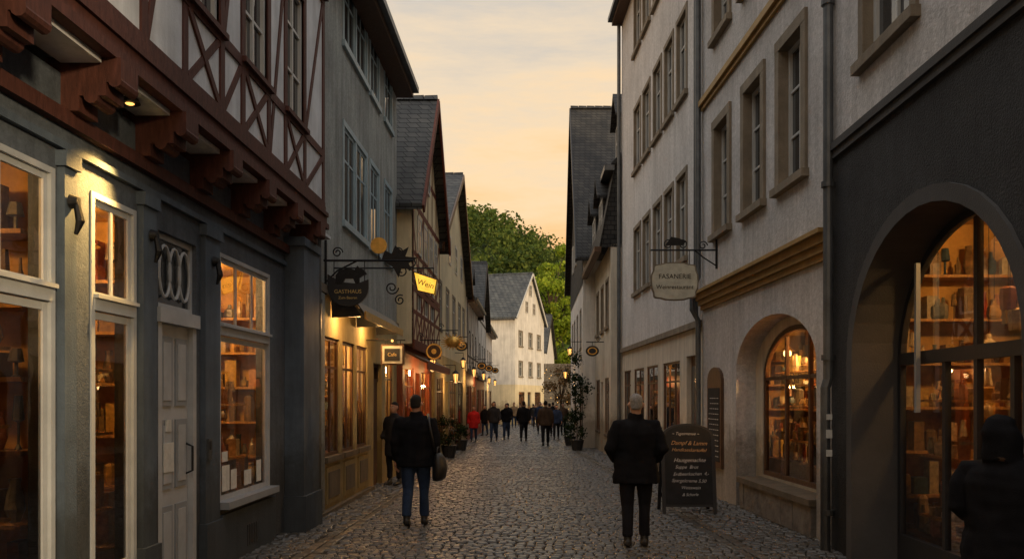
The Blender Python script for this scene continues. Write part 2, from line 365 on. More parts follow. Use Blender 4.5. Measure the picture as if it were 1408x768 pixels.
def person(x,y,head=0,H=1.75,coat='cloth_k',tr='trous',hair='haird',pose='hang',stride=.2,clen=.74,bag=None,near=False,hood=False,wide=1.0,scarf=None):
    """local: facing +Y"""
    vox=.013 if near else .032
    parts=[]
    mb=MB(); fx=[]
    for sgn in (-1,1):
        s=stride*sgn; ky=s*.55+.03; ay=s
        az=.09 if s>=0 else .09+abs(s)*.18
        tube(mb,[(sgn*.085,0,.98),(sgn*.095,0,.86),(sgn*.1,ky*.6,.66),(sgn*.1,ky,.50),(sgn*.1,(ky+ay)/2-.015,.32),(sgn*.1,ay-.005,az+.04)],[.10,.108,.086,.072,.066,.062],tr,14); fx.append((sgn*.1,ay,az))
    loft(mb,[(0,0,.8,.12,.09),(0,0,.9,.17,.12),(0,0,1.0,.165,.115)],tr)
    parts.append((fuse(mb,vox,.008),tr))
    mb=MB()
    for (a,b,c) in fx:
        lift=c-.09; pit=lift*1.2
        tube(mb,[(a,b-.075,.05+lift+pit*.3),(a,b-.03,.055+lift+pit*.2),(a,b+.05,.045+lift-pit*.2),(a,b+.13,.033+max(0,lift-pit*.5)),(a,b+.185,.028+max(0,lift-pit*.7))],[.035,.05,.045,.042,.02],'leather',12)
        tube(mb,[(a,b-.02,.05+lift),(a,b-.01,c+.06)],[.045,.05],'leather',12)
    parts.append((fuse(mb,.011 if near else .022),'leather'))
    mb=MB(); w_=wide
    loft(mb,[(0,.0,clen,.235*w_,.165),(0,0,clen+.1,.23*w_,.16),(0,0,.95,.215*w_,.148),(0,0,1.05,.2*w_,.138),(0,0,1.18,.212*w_,.145),(0,-.005,1.30,.225*w_,.148),(0,-.01,1.38,.20*w_,.125),(0,-.01,1.43,.135*w_,.095),(0,-.005,1.47,.082,.082),(0,0,1.52,.074,.078)],coat,24)
    hands=[]
    for sgn in (-1,1):
        if pose=='pocket': el=(sgn*.30,-.07,1.13); wr=(sgn*.235,.13,.99)
        elif pose=='swing': el=(sgn*.265,-.04-.08*sgn,1.14); wr=(sgn*.27,.05-.16*sgn,.90)
        else: el=(sgn*.27,-.03,1.13); wr=(sgn*.275,.04,.87)
        sh=(sgn*.185*w_,-.01,1.385)
        mid=tuple((p+q)/2 for p,q in zip(sh,el)); mid=(mid[0]+sgn*.012,mid[1],mid[2])
        tube(mb,[(sgn*.1,-.01,1.40),sh,mid,el,tuple((p+q)/2 for p,q in zip(el,wr)),wr],[.07,.082,.074,.064,.058,.05],coat,14)
        if pose!='pocket': hands.append((sgn,Vector(el),Vector(wr)))
    loft(mb,[(0,.0,1.46,.095,.09),(0,.005,1.53,.078,.082)],coat)
    if hood: loft(mb,[(0,-.02,1.46,.12,.12),(0,-.02,1.56,.125,.13),(0,-.02,1.66,.12,.13),(0,-.02,1.74,.085,.09),(0,-.02,1.77,.03,.03)],coat)
    parts.append((fuse(mb,vox,.02 if near else .01,seed=x),coat))
    mb=MB()
    loft(mb,[(0,.035,1.522,.03,.035),(0,.03,1.54,.05,.06),(0,.018,1.57,.063,.08),(0,.008,1.61,.071,.092),(0,0,1.65,.075,.097),(0,-.004,1.69,.072,.093),(0,-.008,1.725,.056,.072),(0,-.01,1.745,.028,.035)],'skin')
    tube(mb,[(0,-.012,1.44),(0,-.008,1.50),(0,-.002,1.57)],[.06,.054,.056],'skin',14)
    tube(mb,[(0,.095,1.655),(0,.112,1.625),(0,.12,1.608),(0,.098,1.598)],[.01,.013,.017,.012],'skin',8)
    for sgn in (-1,1): tube(mb,[(sgn*.076,-.005,1.60),(sgn*.09,-.012,1.625),(sgn*.088,-.01,1.655)],[(.012,.008),(.02,.009),(.012,.007)],'skin',8)
    loft(mb,[(0,.088,1.566,.022,.012),(0,.09,1.575,.024,.014),(0,.086,1.584,.02,.012)],'skin',10)
    parts.append((fuse(mb,.008 if near else .018),'skin'))
    mb=MB()
    for sgn in (-1,1):
        sphere(mb,(sgn*.03,.088,1.638),.011,'whitep',8,6)
        sphere(mb,(sgn*.03,.096,1.638),.0055,'darkp',6,4); tube(mb,[(sgn*.015,.098,1.658),(sgn*.045,.09,1.66)],.004,hair,5)
    if scarf:
        tube(mb,[(.1*math.cos(a*math.tau/12),.1*math.sin(a*math.tau/12)-.005,1.49+.01*math.sin(a)) for a in range(13)],.028,scarf,8)
    extra=[mb]
    if not hood:
        mb=MB(); loft(mb,[(0,-.048,1.575,.045,.04),(0,-.04,1.595,.062,.058),(0,-.026,1.63,.074,.076),(0,-.02,1.665,.08,.09),(0,-.012,1.70,.079,.096),(0,-.008,1.735,.064,.082),(0,-.01,1.758,.03,.04)],hair)
        parts.append((fuse(mb,.009 if near else .02,.010),hair))
    mb=MB()
    for sgn,el,wr in hands:
        d=(wr-el).normalized(); d=(d+Vector((0,0,-.3))).normalized(); side=Vector((0,1,0)); side=(side-d*side.dot(d)).normalized(); nrm=d.cross(side)
        tube(mb,[wr-d*.03,wr+d*.01,wr+d*.05,wr+d*.095],[(.024,.024),(.03,.02),(.042,.016),(.038,.013)],'skin',10)
        cu=nrm if nrm.x*sgn<0 else -nrm
        for q,ln in enumerate((.07,.08,.075,.058)):
            o_=side*(.028-.019*q); p0=wr+d*.085+o_; p1=p0+d*ln*.45+cu*.006; p2=p1+d*ln*.3+cu*.018; p3=p2+d*ln*.2+cu*.02
            tube(mb,[p0,p1,p2,p3],[.0095,.009,.008,.006],'skin',7)
        p0=wr+d*.03+side*.03; p1=p0+side*.028+d*.03+cu*.012; p2=p1+d*.035+side*.004+cu*.01; tube(mb,[p0,p1,p2],[.013,.011,.008],'skin',7)
    extra.append(mb)
    if bag:
        mb=MB(); tube(mb,[(.15,.1,1.42),(.17,-.02,1.49),(.2,-.14,1.36),(.27,-.13,1.0)],(.018),'leather',6)
        loft(mb,[(.30,-.06,.62,.06,.15),(.32,-.06,.66,.09,.19),(.33,-.06,.80,.10,.2),(.32,-.06,.92,.075,.18),(.31,-.06,.98,.03,.15)],'leather',16)
        tube(mb,[(.30,-.2,.95),(.31,-.17,1.06),(.31,.05,1.06),(.30,.09,.95)],.011,'leather',6)
        extra.append(mb)
    bm=bmesh.new(); mats=[]
    def mi(k):
        if k not in mats: mats.append(k)
        return mats.index(k)
    for me,k in parts:
        n=len(bm.faces); bm.from_mesh(me); bm.faces.ensure_lookup_table(); j=mi(k)
        for f in bm.faces[n:]: f.material_index=j; f.smooth=True
        bpy.data.meshes.remove(me)
    for e in extra:
        vs=[bm.verts.new(v) for v in e.v]
        for f,m_ in zip(e.f,e.mi):
            try: ff=bm.faces.new([vs[a] for a in f]); ff.material_index=mi(e.mats[m_]); ff.smooth=True
            except ValueError: pass
    me=bpy.data.meshes.new('person'); bm.to_mesh(me); bm.free()
    for k in mats: me.materials.append(M[k])
    o=bpy.data.objects.new('person',me); sc.collection.objects.link(o)
    k=H/1.755; o.scale=(k,k,k); o.location=(x,y,gz(y)+.018); o.rotation_euler=(0,0,math.radians(head)); return o
person(-1.57,11.05,0,1.74,'cloth_k','denim','haird','hang',.12,.80,'side',True,wide=1.14)
person(1.14,9.4,-2,1.73,'cloth_k','trous','hairg','pocket',.07,.74,None,True,wide=1.14)
person(2.83,5.05,-60,1.56,'cloth_k','trous','haird','pocket',.02,.6,None,True,hood=True,wide=1.3,scarf='brownc')
person(-2.8,16.7,150,1.66,'cloth_n','trous','haird','pocket',.03,.6)
for a in ((-2.62,36,180,1.55,'redc','denim','haird','hang',.10,.66),(-1.77,36.5,178,1.74,'cloth_n','denim','haird','swing',.2,.8),(-1.3,38.5,182,1.66,'cloth_k','denim','haird','pocket',.16,.85),
    (-.47,36,0,1.75,'cloth_k','trous','haird','swing',.24,.8),(.42,32,2,1.76,'brownc','trous','haird','hang',.2,.78),(.3,46,180,1.75,'cloth_b','trous','haird','swing',.2,.8),
    (-2.3,46,0,1.7,'cloth_k','denim','haird','hang',.1,.7),(-1.4,57,180,1.75,'cloth_t','denim','haird','hang',.2,.8),(-.6,52,0,1.64,'cloth_g','trous','hairg','pocket',.15,.7),
    (1.1,50,0,1.75,'cloth_k','trous','haird','hang',.2,.8),(1.3,59,180,1.7,'cloth_n','trous','haird','swing',.2,.7)):
    person(*a)
src=[o for o in sc.objects if o.name.startswith('person')][5:]
for i,(x,y,h) in enumerate(((-.1,63,5),(-2.0,61,175),(.6,66,180),(-2.5,53,170),(1.5,44,185),(-.9,68,0),(.05,56,175),(-1.6,50,4),(-2.55,43,150),(.75,42,2),(-1.1,62,180),(1.0,38.5,178))):
    s=src[(i*3+1)%len(src)]; o=bpy.data.objects.new('person',s.data); k=R.uniform(.9,1.02); o.scale=(k,k,k); o.location=(x,y,gz(y)+.018); o.rotation_euler=(0,0,math.radians(h)); sc.collection.objects.link(o)

# ---------------------------------------------------------------- roofs, timber
def gableroof(F,t0,t1,at,eave,ap,d,dep,parent,gk,rk='slate',ov=.3,fov=.25,barge='timberC'):
    mb=MB(); w=F.w
    mb.poly([w(t0,d,eave),w(t1,d,eave),w(at,d,ap)],gk); mb.poly([w(t0,dep,eave),w(t1,dep,eave),w(at,dep,ap)],gk)
    mb.build('gable_wall',parent)
    mb=MB(); th=.14
    s0=(ap-eave)/(at-t0); s1=(ap-eave)/(t1-at)
    slab(mb,[w(t0-ov,d-fov,eave-ov*s0+.15),w(at,d-fov,ap+.15),w(at,dep,ap+.15),w(t0-ov,dep,eave-ov*s0+.15)],th,rk)
    slab(mb,[w(t1+ov,d-fov,eave-ov*s1+.15),w(at,d-fov,ap+.152),w(at,dep,ap+.152),w(t1+ov,dep,eave-ov*s1+.15)],th,rk)
    for q in range(int((dep-d)/.35)):
        dd=d-fov+q*.35; mb.hexa([w(at-.14,dd,ap+.06),w(at+.14,dd,ap+.06),w(at+.14,dd+.33,ap+.06),w(at-.14,dd+.33,ap+.06),w(at-.04,dd,ap+.2),w(at+.04,dd,ap+.2),w(at+.04,dd+.33,ap+.19),w(at-.04,dd+.33,ap+.19)],rk)
    if barge:
        beam(mb,F,(t0-ov,eave-ov*s0+.02),(at,ap+.02),.2,d-fov-.05,d-fov-.005,barge); beam(mb,F,(t1+ov,eave-ov*s1+.02),(at,ap+.02),.2,d-fov-.05,d-fov-.005,barge)
    mb.build('roof',parent)
def eaveroof(F,t0,t1,eave,rz,d,rd,parent,rk='slate',ov=.3,gut=True,gk='greyB',dep=None):
    mb=MB(); w=F.w; dep=dep or 2*rd; s=(rz-eave)/(rd-d)
    slab(mb,[w(t0,d-ov,eave-ov*s+.15),w(t1,d-ov,eave-ov*s+.15),w(t1,rd,rz+.15),w(t0,rd,rz+.15)],.14,rk)
    slab(mb,[w(t0,dep,eave+.15),w(t1,dep,eave+.15),w(t1,rd,rz+.151),w(t0,rd,rz+.151)],.14,rk)
    mb.poly([w(t0,d,eave),w(t0,dep,eave),w(t0,rd,rz)],gk); mb.poly([w(t1,d,eave),w(t1,dep,eave),w(t1,rd,rz)],gk)
    if gut:
        ez=eave-ov*s+.05; box(mb,F,t0,t1,d-ov-.12,d-ov,ez-.06,ez+.06,'zinc'); box(mb,F,t0,t1,d-ov,d-.002,ez-.16,ez-.06,'brownp')
    mb.build('roof',parent)
def fachwerk(mb,F,t0,t1,z0,z1,wins,k,d,pw=.12,step=1.0,style=0,bw=.09,pr=.012,jit=.009):
    d0=d-pr; d1=d+.02
    B=lambda a,b,w,dd=d0: beam(mb,F,a,b,w,dd,d1,k,jit)
    posts={t0+pw/2,t1-pw/2}
    for a,b,*_ in wins: posts|={a-pw/2,b+pw/2}
    posts=sorted(posts); full=[]
    for p,q in zip(posts,posts[1:]):
        full.append(p)
        if any(abs(p-(a-pw/2))<1e-6 for a,b,*_ in wins): continue
        n=max(1,round((q-p)/step))
        for i in range(1,n): full.append(p+(q-p)*i/n)
    full.append(posts[-1])
    for p in full: B((p,z0),(p,z1),pw)
    B((t0,z0+.05),(t1,z0+.05),.1,d0-pr*.6); B((t0,z1-.07),(t1,z1-.07),.14,d0-pr*.6)
    sl=wins[0][2] if wins else z0+(z1-z0)*.4
    B((t0,sl-.05),(t1,sl-.05),.1,d0-pr*.3)
    for a,b,c,e in wins: B((a,e+.05),(b,e+.05),.1)
    for i,(p,q) in enumerate(zip(full,full[1:])):
        if q-p<.3: continue
        iw=any(a<=(p+q)/2<=b for a,b,*_ in wins)
        if iw:
            if sl-z0>.35:
                B((p+.06,z0+.1),(q-.06,sl-.1),bw)
                if (i+style)%2: B((p+.06,sl-.1),(q-.06,z0+.1),bw)
            continue
        m=(i+style)%4
        if m==0: B((p+.04,z0+.1),(q-.04,z1-.6),bw)
        elif m==1: B((q-.04,z0+.1),(p+.04,z1-.6),bw)
        elif m==2: B((p+.04,sl),(q-.04,z1-.14),bw); B((p+.04,z0+.1),(q-.04,sl-.1),bw)
        else: B((q-.04,sl),(p+.04,z1-.14),bw)
    return full

# ================================================================ HOUSE A (left, near)
FA=Fr(-3.15,0,-3.15,10,-1)
A=empty('half_timbered_house',(-3.15,5,0))
mb=MB()
shopw=[(1.2,3.4,.4,3.15),(3.95,5.43,.4,3.15),(5.97,6.55,.4,3.12),(8.365,9.87,.65,3.1)]
wall(mb,FA,-2,11.3,-.5,3.85,shopw+[(7.0,7.79,-.5,3.1)],'gA',.14)
shell(mb,FA,-2,11.3,-.5,3.85,0,7,'gA')
for a,b in ((5.52,5.66),(6.63,6.86),(7.88,8.24)):
    box(mb,FA,a,b,-.05,.0,.5,3.22,'gA2'); box(mb,FA,a-.03,b+.03,-.08,0,-.4,.5,'gA2'); box(mb,FA,a-.025,b+.025,-.075,0,3.22,3.32,'gA2')
box(mb,FA,10.55,11.3,-.24,0,.45,3.72,'gA2'); box(mb,FA,10.5,11.32,-.28,0,-.4,.45,'gA2')
box(mb,FA,10.5,11.31,-.27,0,3.6,3.7,'gA2')
box(mb,FA,8.28,10.0,-.06,0,-.4,.52,'gA2'); box(mb,FA,5.9,6.6,-.06,0,-.4,.33,'gA2')
box(mb,FA,8.3,9.93,-.12,.1,.58,.65,'greyp')
box(mb,FA,-2,10.5,-.04,0,3.34,3.39,'gA2')
for t in (5.58,6.75,8.06):
    tube(mb,[FA.w(t,-.06,3.0),FA.w(t,-.11,3.0)],[.05,.03],'iron',12); tube(mb,[FA.w(t,-.09,3.02),FA.w(t,-.12,2.87),FA.w(t,-.09,2.78)],[.02,.03,.012],'iron',8)
for q in range(5): box(mb,FA,9.0+q*.07,9.04+q*.07,-.065,-.06,.1,.32,'darkp')
mb.build('ground_floor_walls',A)
mb=MB()
for a,b,c,d_ in shopw:
    zt=2.36; wd=b-a
    win(mb,FA,a,b,c,zt-.05,.012,1 if wd<1.6 else 2,(),'frameA','glass',.05,th=.03)
    win(mb,FA,a,b,zt+.05,d_,.012,2 if wd<1 else 3,(),'frameA','glass',.045,.03,th=.03)
    box(mb,FA,a-.01,b+.01,-.02,.05,zt-.04,zt+.045,'frameA'); box(mb,FA,a-.02,b+.02,-.05,.05,zt+.045,zt+.07,'frameA')
    box(mb,FA,a-.045,a,-.012,.03,c,d_+.04,'frameA'); box(mb,FA,b,b+.045,-.012,.03,c,d_+.04,'frameA'); box(mb,FA,a,b,-.01,.03,d_,d_+.04,'frameA')
mb.build('shop_windows',A)
mb=MB()
win(mb,FA,7.0,7.79,2.45,3.1,.04,1,(),'frameA','pane',.05,th=.04)
for q in range(3):
    c=7.2+q*.2; P=[FA.w(c+.11*math.cos(a*math.tau/20),.035,2.78+.22*math.sin(a*math.tau/20)) for a in range(21)]; tube(mb,P,.014,'frameA',6)
box(mb,FA,6.98,7.81,-.03,.1,2.33,2.45,'frameA'); box(mb,FA,7.0,7.07,.0,.1,0,2.33,'frameA'); box(mb,FA,7.72,7.79,.0,.1,0,2.33,'frameA')
box(mb,FA,7.07,7.72,.05,.1,.02,2.33,'frameA')
for z0,z1 in ((.12,.75),(.9,1.5),(1.62,2.22)):
    for t0,t1 in ((7.13,7.36),(7.43,7.66)):
        box(mb,FA,t0,t1,.035,.05,z0,z1,'greyp')
        box(mb,FA,t0+.04,t1-.04,.028,.036,z0+.05,z1-.05,'frameA')
tube(mb,[FA.w(7.63,.04,1.0),FA.w(7.63,-.03,1.03),FA.w(7.63,-.03,1.25),FA.w(7.63,.04,1.28)],.011,'iron',6)
box(mb,FA,7.155,7.35,.02,.03,1.05,1.3,'paper'); box(mb,FA,7.2,7.3,.02,.031,1.4,1.5,'paper'); box(mb,FA,7.0,7.8,-.12,.12,-.3,0.02,'rock')
box(mb,FA,7.91,7.98,-.07,-.05,1.1,1.3,'zinc'); box(mb,FA,7.925,7.965,-.08,-.07,1.2,1.28,'darkp')
mb.build('door',A)
mb=MB()
for t,z,w_,h in ((8.45,.74,.2,.26),(8.7,.74,.16,.2),(8.45,1.04,.15,.1),(9.1,.74,.22,.16),(9.5,.74,.15,.24)):
    box(mb,FA,t,t+w_,.006,.010,z,z+h,'paper')
mb.build('window_notices',A)
room(FA,.8,5.75,.2,3.4,.15,2.2,A,42,6,'roomw',lt=4.4,front=(4,5.4,(.9,1.5,2.0))); room(FA,5.8,8.15,.2,3.4,.15,1.8,A,62,6,front=(6.0,6.7,(.8,1.4,1.9))); room(FA,8.2,11.2,.3,3.3,.15,1.7,A,110,6,front=(8.4,9.8,(1.0,1.6)))
# jetty
mb=MB()
t=-1.6
js=[]
while t<11.0: js.append(t); t+=1.04
for t in js:
    box(mb,FA,t-.12,t+.12,-.12,.1,3.60,3.95,'timber'); box(mb,FA,t-.12,t+.12,-.3,-.12,3.70,3.95,'timber'); box(mb,FA,t-.12,t+.12,-.4,-.3,3.79,3.95,'timber')
    tube(mb,[FA.w(t-.121,-.36,3.80),FA.w(t+.121,-.36,3.80)],.045,'timber',10); tube(mb,[FA.w(t-.121,-.2,3.70),FA.w(t+.121,-.2,3.70)],.05,'timber',10)
box(mb,FA,-2,11.3,-.375,0,3.95,4.02,'timber'); box(mb,FA,-2,11.3,-.345,-.2,4.02,4.12,'timber')
box(mb,FA,-2,11.3,-.37,-.2,4.12,4.17,'timber'); box(mb,FA,-2,11.3,-.33,-.2,4.17,4.26,'timber')
box(mb,FA,-2,11.3,-.06,.0,3.5,3.6,'timber')
for t in js: box(mb,FA,t+.14,t+.9,-.28,-.01,3.91,3.948,'infill')
mb.build('jetty_beams',A)
mb=MB()
uw=[(2.6,3.45,5.0,6.55),(4.55,5.3,5.0,6.55),(6.86,7.55,5.0,6.55),(8.2,8.9,5.0,6.55),(9.6,10.3,5.0,6.55)]
wall(mb,FA,-2,11.3,4.24,7.1,uw,'infill',.15,-.3,'timber')
uw2=[(a,b,c+2.7,e+2.6) for a,b,c,e in uw]
wall(mb,FA,-2,11.3,7.1,9.8,uw2,'infill',.15,-.3,'timber'); shell(mb,FA,-2,11.3,4.0,9.8,-.3,7,'infill')
mb.build('upper_walls',A)
mb=MB()
fachwerk(mb,FA,-2,11.3,4.22,7.1,uw,'timber',-.3,.10,.62,bw=.07,pr=.012); fachwerk(mb,FA,-2,11.3,7.15,9.8,uw2,'timber',-.3,.10,.62,style=1,bw=.07,pr=.012)
box(mb,FA,-2,11.3,-.37,-.3,7.03,7.17,'timber')
mb.build('timber_frame',A)
mb=MB()
for a,b,c,e in uw+uw2:
    win(mb,FA,a,b,c,e,-.28,2,(.35,.7),'whitep','pane',.05,.03)
    box(mb,FA,a-.1,b+.1,-.36,-.3,c-.05,c,'timber')
mb.build('upper_windows',A)
eaveroof(FA,-2,11.3,9.8,13.5,-.3,3.4,A,'slate',.45,gk='infill',dep=7)
mb=MB(); tube(mb,[FA.w(6.2,-.15,3.905),FA.w(6.2,-.15,3.87)],[.06,.075],'iron',14); sphere(mb,FA.w(6.2,-.15,3.875),.035,'lglow',sq=(1,1,.5)); mb.build('soffit_lamp',A)
l=bpy.data.lights.new('soffit_spot','SPOT'); l.energy=520; l.color=(1,.56,.15); l.spot_size=1.5; l.spot_blend=1; l.shadow_soft_size=.04
o=bpy.data.objects.new('soffit_spot',l); o.location=FA.w(6.2,-.26,3.62); o.rotation_euler=(-.4,.12,0); sc.collection.objects.link(o); par(o,A)

# ================================================================ HOUSE B
FB=Fr(-3.1,11,-3.1,18,-1); B=empty('plaster_townhouse',(-3.1,15,0)); mb=MB()
gB=[(12.35,13.3,.8,2.6),(13.5,14.4,.8,2.6),(14.6,15.5,.8,2.6),(16.1,17.0,-.5,2.35),(17.4,18.35,.8,2.5)]
wall(mb,FB,11.35,18.8,-.5,3.3,gB,'ochre',.18)
uB=[(13.6,14.45,4.55,6.1),(14.55,15.4,4.55,6.1),(15.8,16.6,4.55,6.1),(17.3,18.1,4.55,6.1)]
uB2=[(a,b,7.45,8.6) for a,b,_,_ in uB]
wall(mb,FB,11.35,18.8,3.3,8.9,uB+uB2,'greyB',.16); shell(mb,FB,11.35,18.8,-.5,8.9,0,7,'greyB')
box(mb,FB,11.35,18.8,-.05,0,3.22,3.34,'stone'); box(mb,FB,11.4,12.2,-.04,0,-.4,3.2,'greyB')
for a,b,c,e in gB[:3]:
    box(mb,FB,a-.03,b+.03,-.06,.05,c-.08,c,'stone'); box(mb,FB,a+.05,b-.05,-.025,0,.1,.65,'ochre'); box(mb,FB,a+.13,b-.13,-.04,-.02,.18,.57,'stone')
box(mb,FB,11.9,15.8,-.08,0,-.4,.02,'stone')
mb.build('walls',B); mb=MB()
for a,b,c,e in gB[:3]+gB[4:]: win(mb,FB,a,b,c,e,.03,2,(.75,),'brownp','glass',.05,th=.04)
for a,b,c,e in uB+uB2: win(mb,FB,a,b,c,e,.01,2,(.66,),'bluep','pane',.06,th=.03); surround(mb,FB,a,b,c,e,'bluep',.09,.012,sp=.04)
box(mb,FB,16.1,17.0,.1,.15,-.2,2.0,'brownp'); win(mb,FB,16.1,17,2.0,2.35,.08,2,(),'brownp','glass')
for z in (.15,.8,1.4): box(mb,FB,16.22,16.88,.085,.1,z,z+.5,'brownp')
mb.build('windows_and_door',B)
room(FB,12.2,15.9,.5,2.9,.2,1.5,B,150,4,lt=13.8,front=(12.4,15.4,(1.3,1.8))); room(FB,17.1,18.6,.5,2.8,.2,1.5,B,60,3)
eaveroof(FB,11.35,18.8,8.9,12.4,0,3.5,B,'slate',.38,dep=7)
mb=MB()
pr=[(-.02,3.32),(-.2,3.27),(-.38,3.16),(-.5,3.0),(-.52,2.93)]
for (d0,z0),(d1,z1) in zip(pr,pr[1:]):
    slab(mb,[FB.w(12.7,d0,z0),FB.w(16.3,d0,z0),FB.w(16.3,d1,z1),FB.w(12.7,d1,z1)],.03,'darkp')
box(mb,FB,12.7,16.3,-.54,-.52,2.88,3.0,'brass')
for t in (12.72,14.5,16.28): mb.hexa([FB.w(t-.01,0,3.25),FB.w(t-.01,-.02,2.9),FB.w(t-.01,-.5,2.92),FB.w(t-.01,-.3,3.15),FB.w(t+.01,0,3.25),FB.w(t+.01,-.02,2.9),FB.w(t+.01,-.5,2.92),FB.w(t+.01,-.3,3.15)],'darkp')
for t in (12.95,13.8,15.0): sphere(mb,FB.w(t,-.2,3.05),.04,'bulb')
mb.build('shop_awning',B)
for t in (13.0,15.0): light(FB,t,-.3,2.9,30,B)
mb=MB(); tube(mb,[FB.w(11.62,-.09,8.4),FB.w(11.62,-.09,-.1)],.05,'zinc',10)
for z in (1,3,5,7): tube(mb,[FB.w(11.62,-.09,z),FB.w(11.62,-.09,z+.05)],.062,'zinc',10)
mb.build('downpipe',B)

# ================================================================ generic houses
def genhouse(name,F,t0,t1,dep,eave,gmat,umat,gops,rows,up_d=0,gtop=3.0,timber=None,roof=None,frame='whitep',trim=None,zb=-1.2,rooms=None,gframe='brownp',step=.9,rk='slate',gutter=True,barge='timberD',tp=.02):
    E=empty(name,(F.x0,(t0+t1)/2,0)); mb=MB()
    wall(mb,F,t0,t1,zb,gtop,gops,gmat,.14); shell(mb,F,t0,t1,zb,gtop,0,dep,gmat)
    allw=[(a,b,z0,z1) for (z0,z1,ws) in rows for a,b in ws]
    wall(mb,F,t0,t1,gtop,eave,[w_ for w_ in allw if w_[3]<eave],umat,.14,up_d); shell(mb,F,t0,t1,gtop,eave,up_d,dep,umat)
    if up_d<0: mb.poly([F.w(t0,up_d,gtop),F.w(t1,up_d,gtop),F.w(t1,0,gtop),F.w(t0,0,gtop)],umat)
    mb.build('walls',E); mb=MB()
    for a,b,c,e in gops:
        if c<0: box(mb,F,a,b,.1,.15,c,e,'brownp'); box(mb,F,a+.12,b-.12,.085,.1,.9,e-.2,'pane')
        else: win(mb,F,a,b,c,e,.02,2 if b-a<1.6 else 3,(.75,),gframe,'glass',.05,th=.04); box(mb,F,a-.05,b+.05,-.03,.02,c-.07,c,'stone')
    FU=F if up_d==0 else Fr(F.w(0,up_d,0)[0],F.w(0,up_d,0)[1],F.w(10,up_d,0)[0],F.w(10,up_d,0)[1],F.side)
    for a,b,c,e in allw:
        if tp<.02: win(mb,FU,a,b,c,e,.012,2,(.66,),frame,'pane',.06,th=.025)
        else: win(mb,FU,a,b,c,e,.05,2,(.66,),frame,'pane',.05)
        if trim: surround(mb,FU,a,b,c,e,trim,.1,tp,sp=.06 if tp>=.02 else .02)
    mb.build('windows_and_door',E)
    if timber:
        mb=MB(); zc=gtop
        for i,(z0,z1,ws) in enumerate(rows):
            if z1>eave: continue
            nxt=rows[i+1][0]-.75 if i+1<len(rows) and rows[i+1][1]<eave else eave
            fachwerk(mb,FU,t0,t1,zc,nxt,[(a,b,z0,z1) for a,b in ws],timber,0,.14,step,style=i,bw=.12,pr=.004,jit=.003); zc=nxt+.02
        if roof and roof[0]=='gable':
            _,at,ap=roof
            for f in (.33,.62):
                z=eave+(ap-eave)*f; beam(mb,FU,(t0+(at-t0)*f,z),(t1+(at-t1)*f,z),.14,-.007,.02,timber,.002)
            n=5
            for i in range(1,n+1):
                t=t0+(t1-t0)*i/(n+1); f=(t-t0)/(at-t0) if t<at else (t1-t)/(t1-at)
                beam(mb,FU,(t,eave),(t,eave+(ap-eave)*f),.12,-.004,.02,timber,.002)
        box(mb,FU,t0,t1,-.04,0,gtop-.12,gtop+.1,timber)
        mb.build('timber_frame',E)
    for (a,b,e) in rooms or []: room(F,a,b,.3,2.8,.18,1.3,E,e,3)
    if roof:
        if roof[0]=='gable': gableroof(FU,t0,t1,roof[1],eave,roof[2],0,dep,E,umat,rk,barge=barge)
        else: eaveroof(FU,t0,t1,eave,roof[2],0,roof[1],E,rk,gk=umat,gut=gutter)
    return E,FU
def chimney(F,t,d,z0,z1,parent,k='rock'):
    mb=MB(); box(mb,F,t-.3,t+.3,d-.25,d+.25,z0,z1,k); box(mb,F,t-.36,t+.36,d-.31,d+.31,z1,z1+.1,k)
    for q in (-.13,.13): tube(mb,[F.w(t+q,d,z1+.1),F.w(t+q,d,z1+.4)],[.09,.075],'brownp',8)
    mb.build('chimney',parent)
FC=Fr(-2.98,19,-2.98,24,-1)
C,FCU=genhouse('half_timbered_house',FC,18.9,24.2,7,6.2,'redp','cream',[(19.2,20.6,.6,2.4),(20.9,21.7,-.6,2.3),(22.0,23.8,.6,2.4)],
 [(3.7,4.7,[(19.6,20.3),(20.9,21.6),(22.2,22.9)]),(5.0,6.0,[])],-.23,2.9,'timberC',('gable',21.55,9.25),rooms=[(19.0,20.8,90),(21.9,24,90)],gframe='redp',barge='timberC',tp=.01)
mb=MB()
for a in (19.9,21.0,22.1,23.1): win(mb,FCU,a-.3,a+.3,5.05,5.95,-.03,2,(.6,),'whitep','pane',th=.025)
win(mb,FCU,21.25,21.85,6.9,7.7,-.03,2,(.5,),'whitep','pane',th=.025); mb.build('gable_windows',C)
mb=MB(); slab(mb,[FC.w(19,-.05,2.75),FC.w(24,-.05,2.75),FC.w(24,-.55,2.5),FC.w(19,-.55,2.5)],.05,'brownp'); box(mb,FC,19,24,-.56,-.53,2.33,2.5,'redp'); mb.build('canopy',C)
light(FC,20.5,-.35,2.35,14,C); light(FC,23,-.35,2.35,14,C)
FD=Fr(-2.9,24,-2.9,35,-1)
D,FDU=genhouse('cream_gabled_house',FD,24.3,35.4,8,6.1,'ochre','cream',[(24.8,26.6,.5,2.3),(27.2,28.1,-.8,2.2),(28.6,30.8,.5,2.3),(31.6,33.8,.5,2.3)],
 [(3.8,5.2,[(25.2,26.1),(27.4,28.3),(29.6,30.5),(31.8,32.7),(33.7,34.5)])],0,3.0,None,('gable',31,9.8),trim='stone',rooms=[(24.6,30.9,150)],barge='brownp',tp=.008)
mb=MB()
for a in (28.5,30.8,33): win(mb,FDU,a-.4,a+.4,6.2,7.2,-.025,2,(.6,),'whitep','pane',th=.02)
mb.build('gable_windows',D)
FE=Fr(-2.95,35.5,-3.05,60,-1)
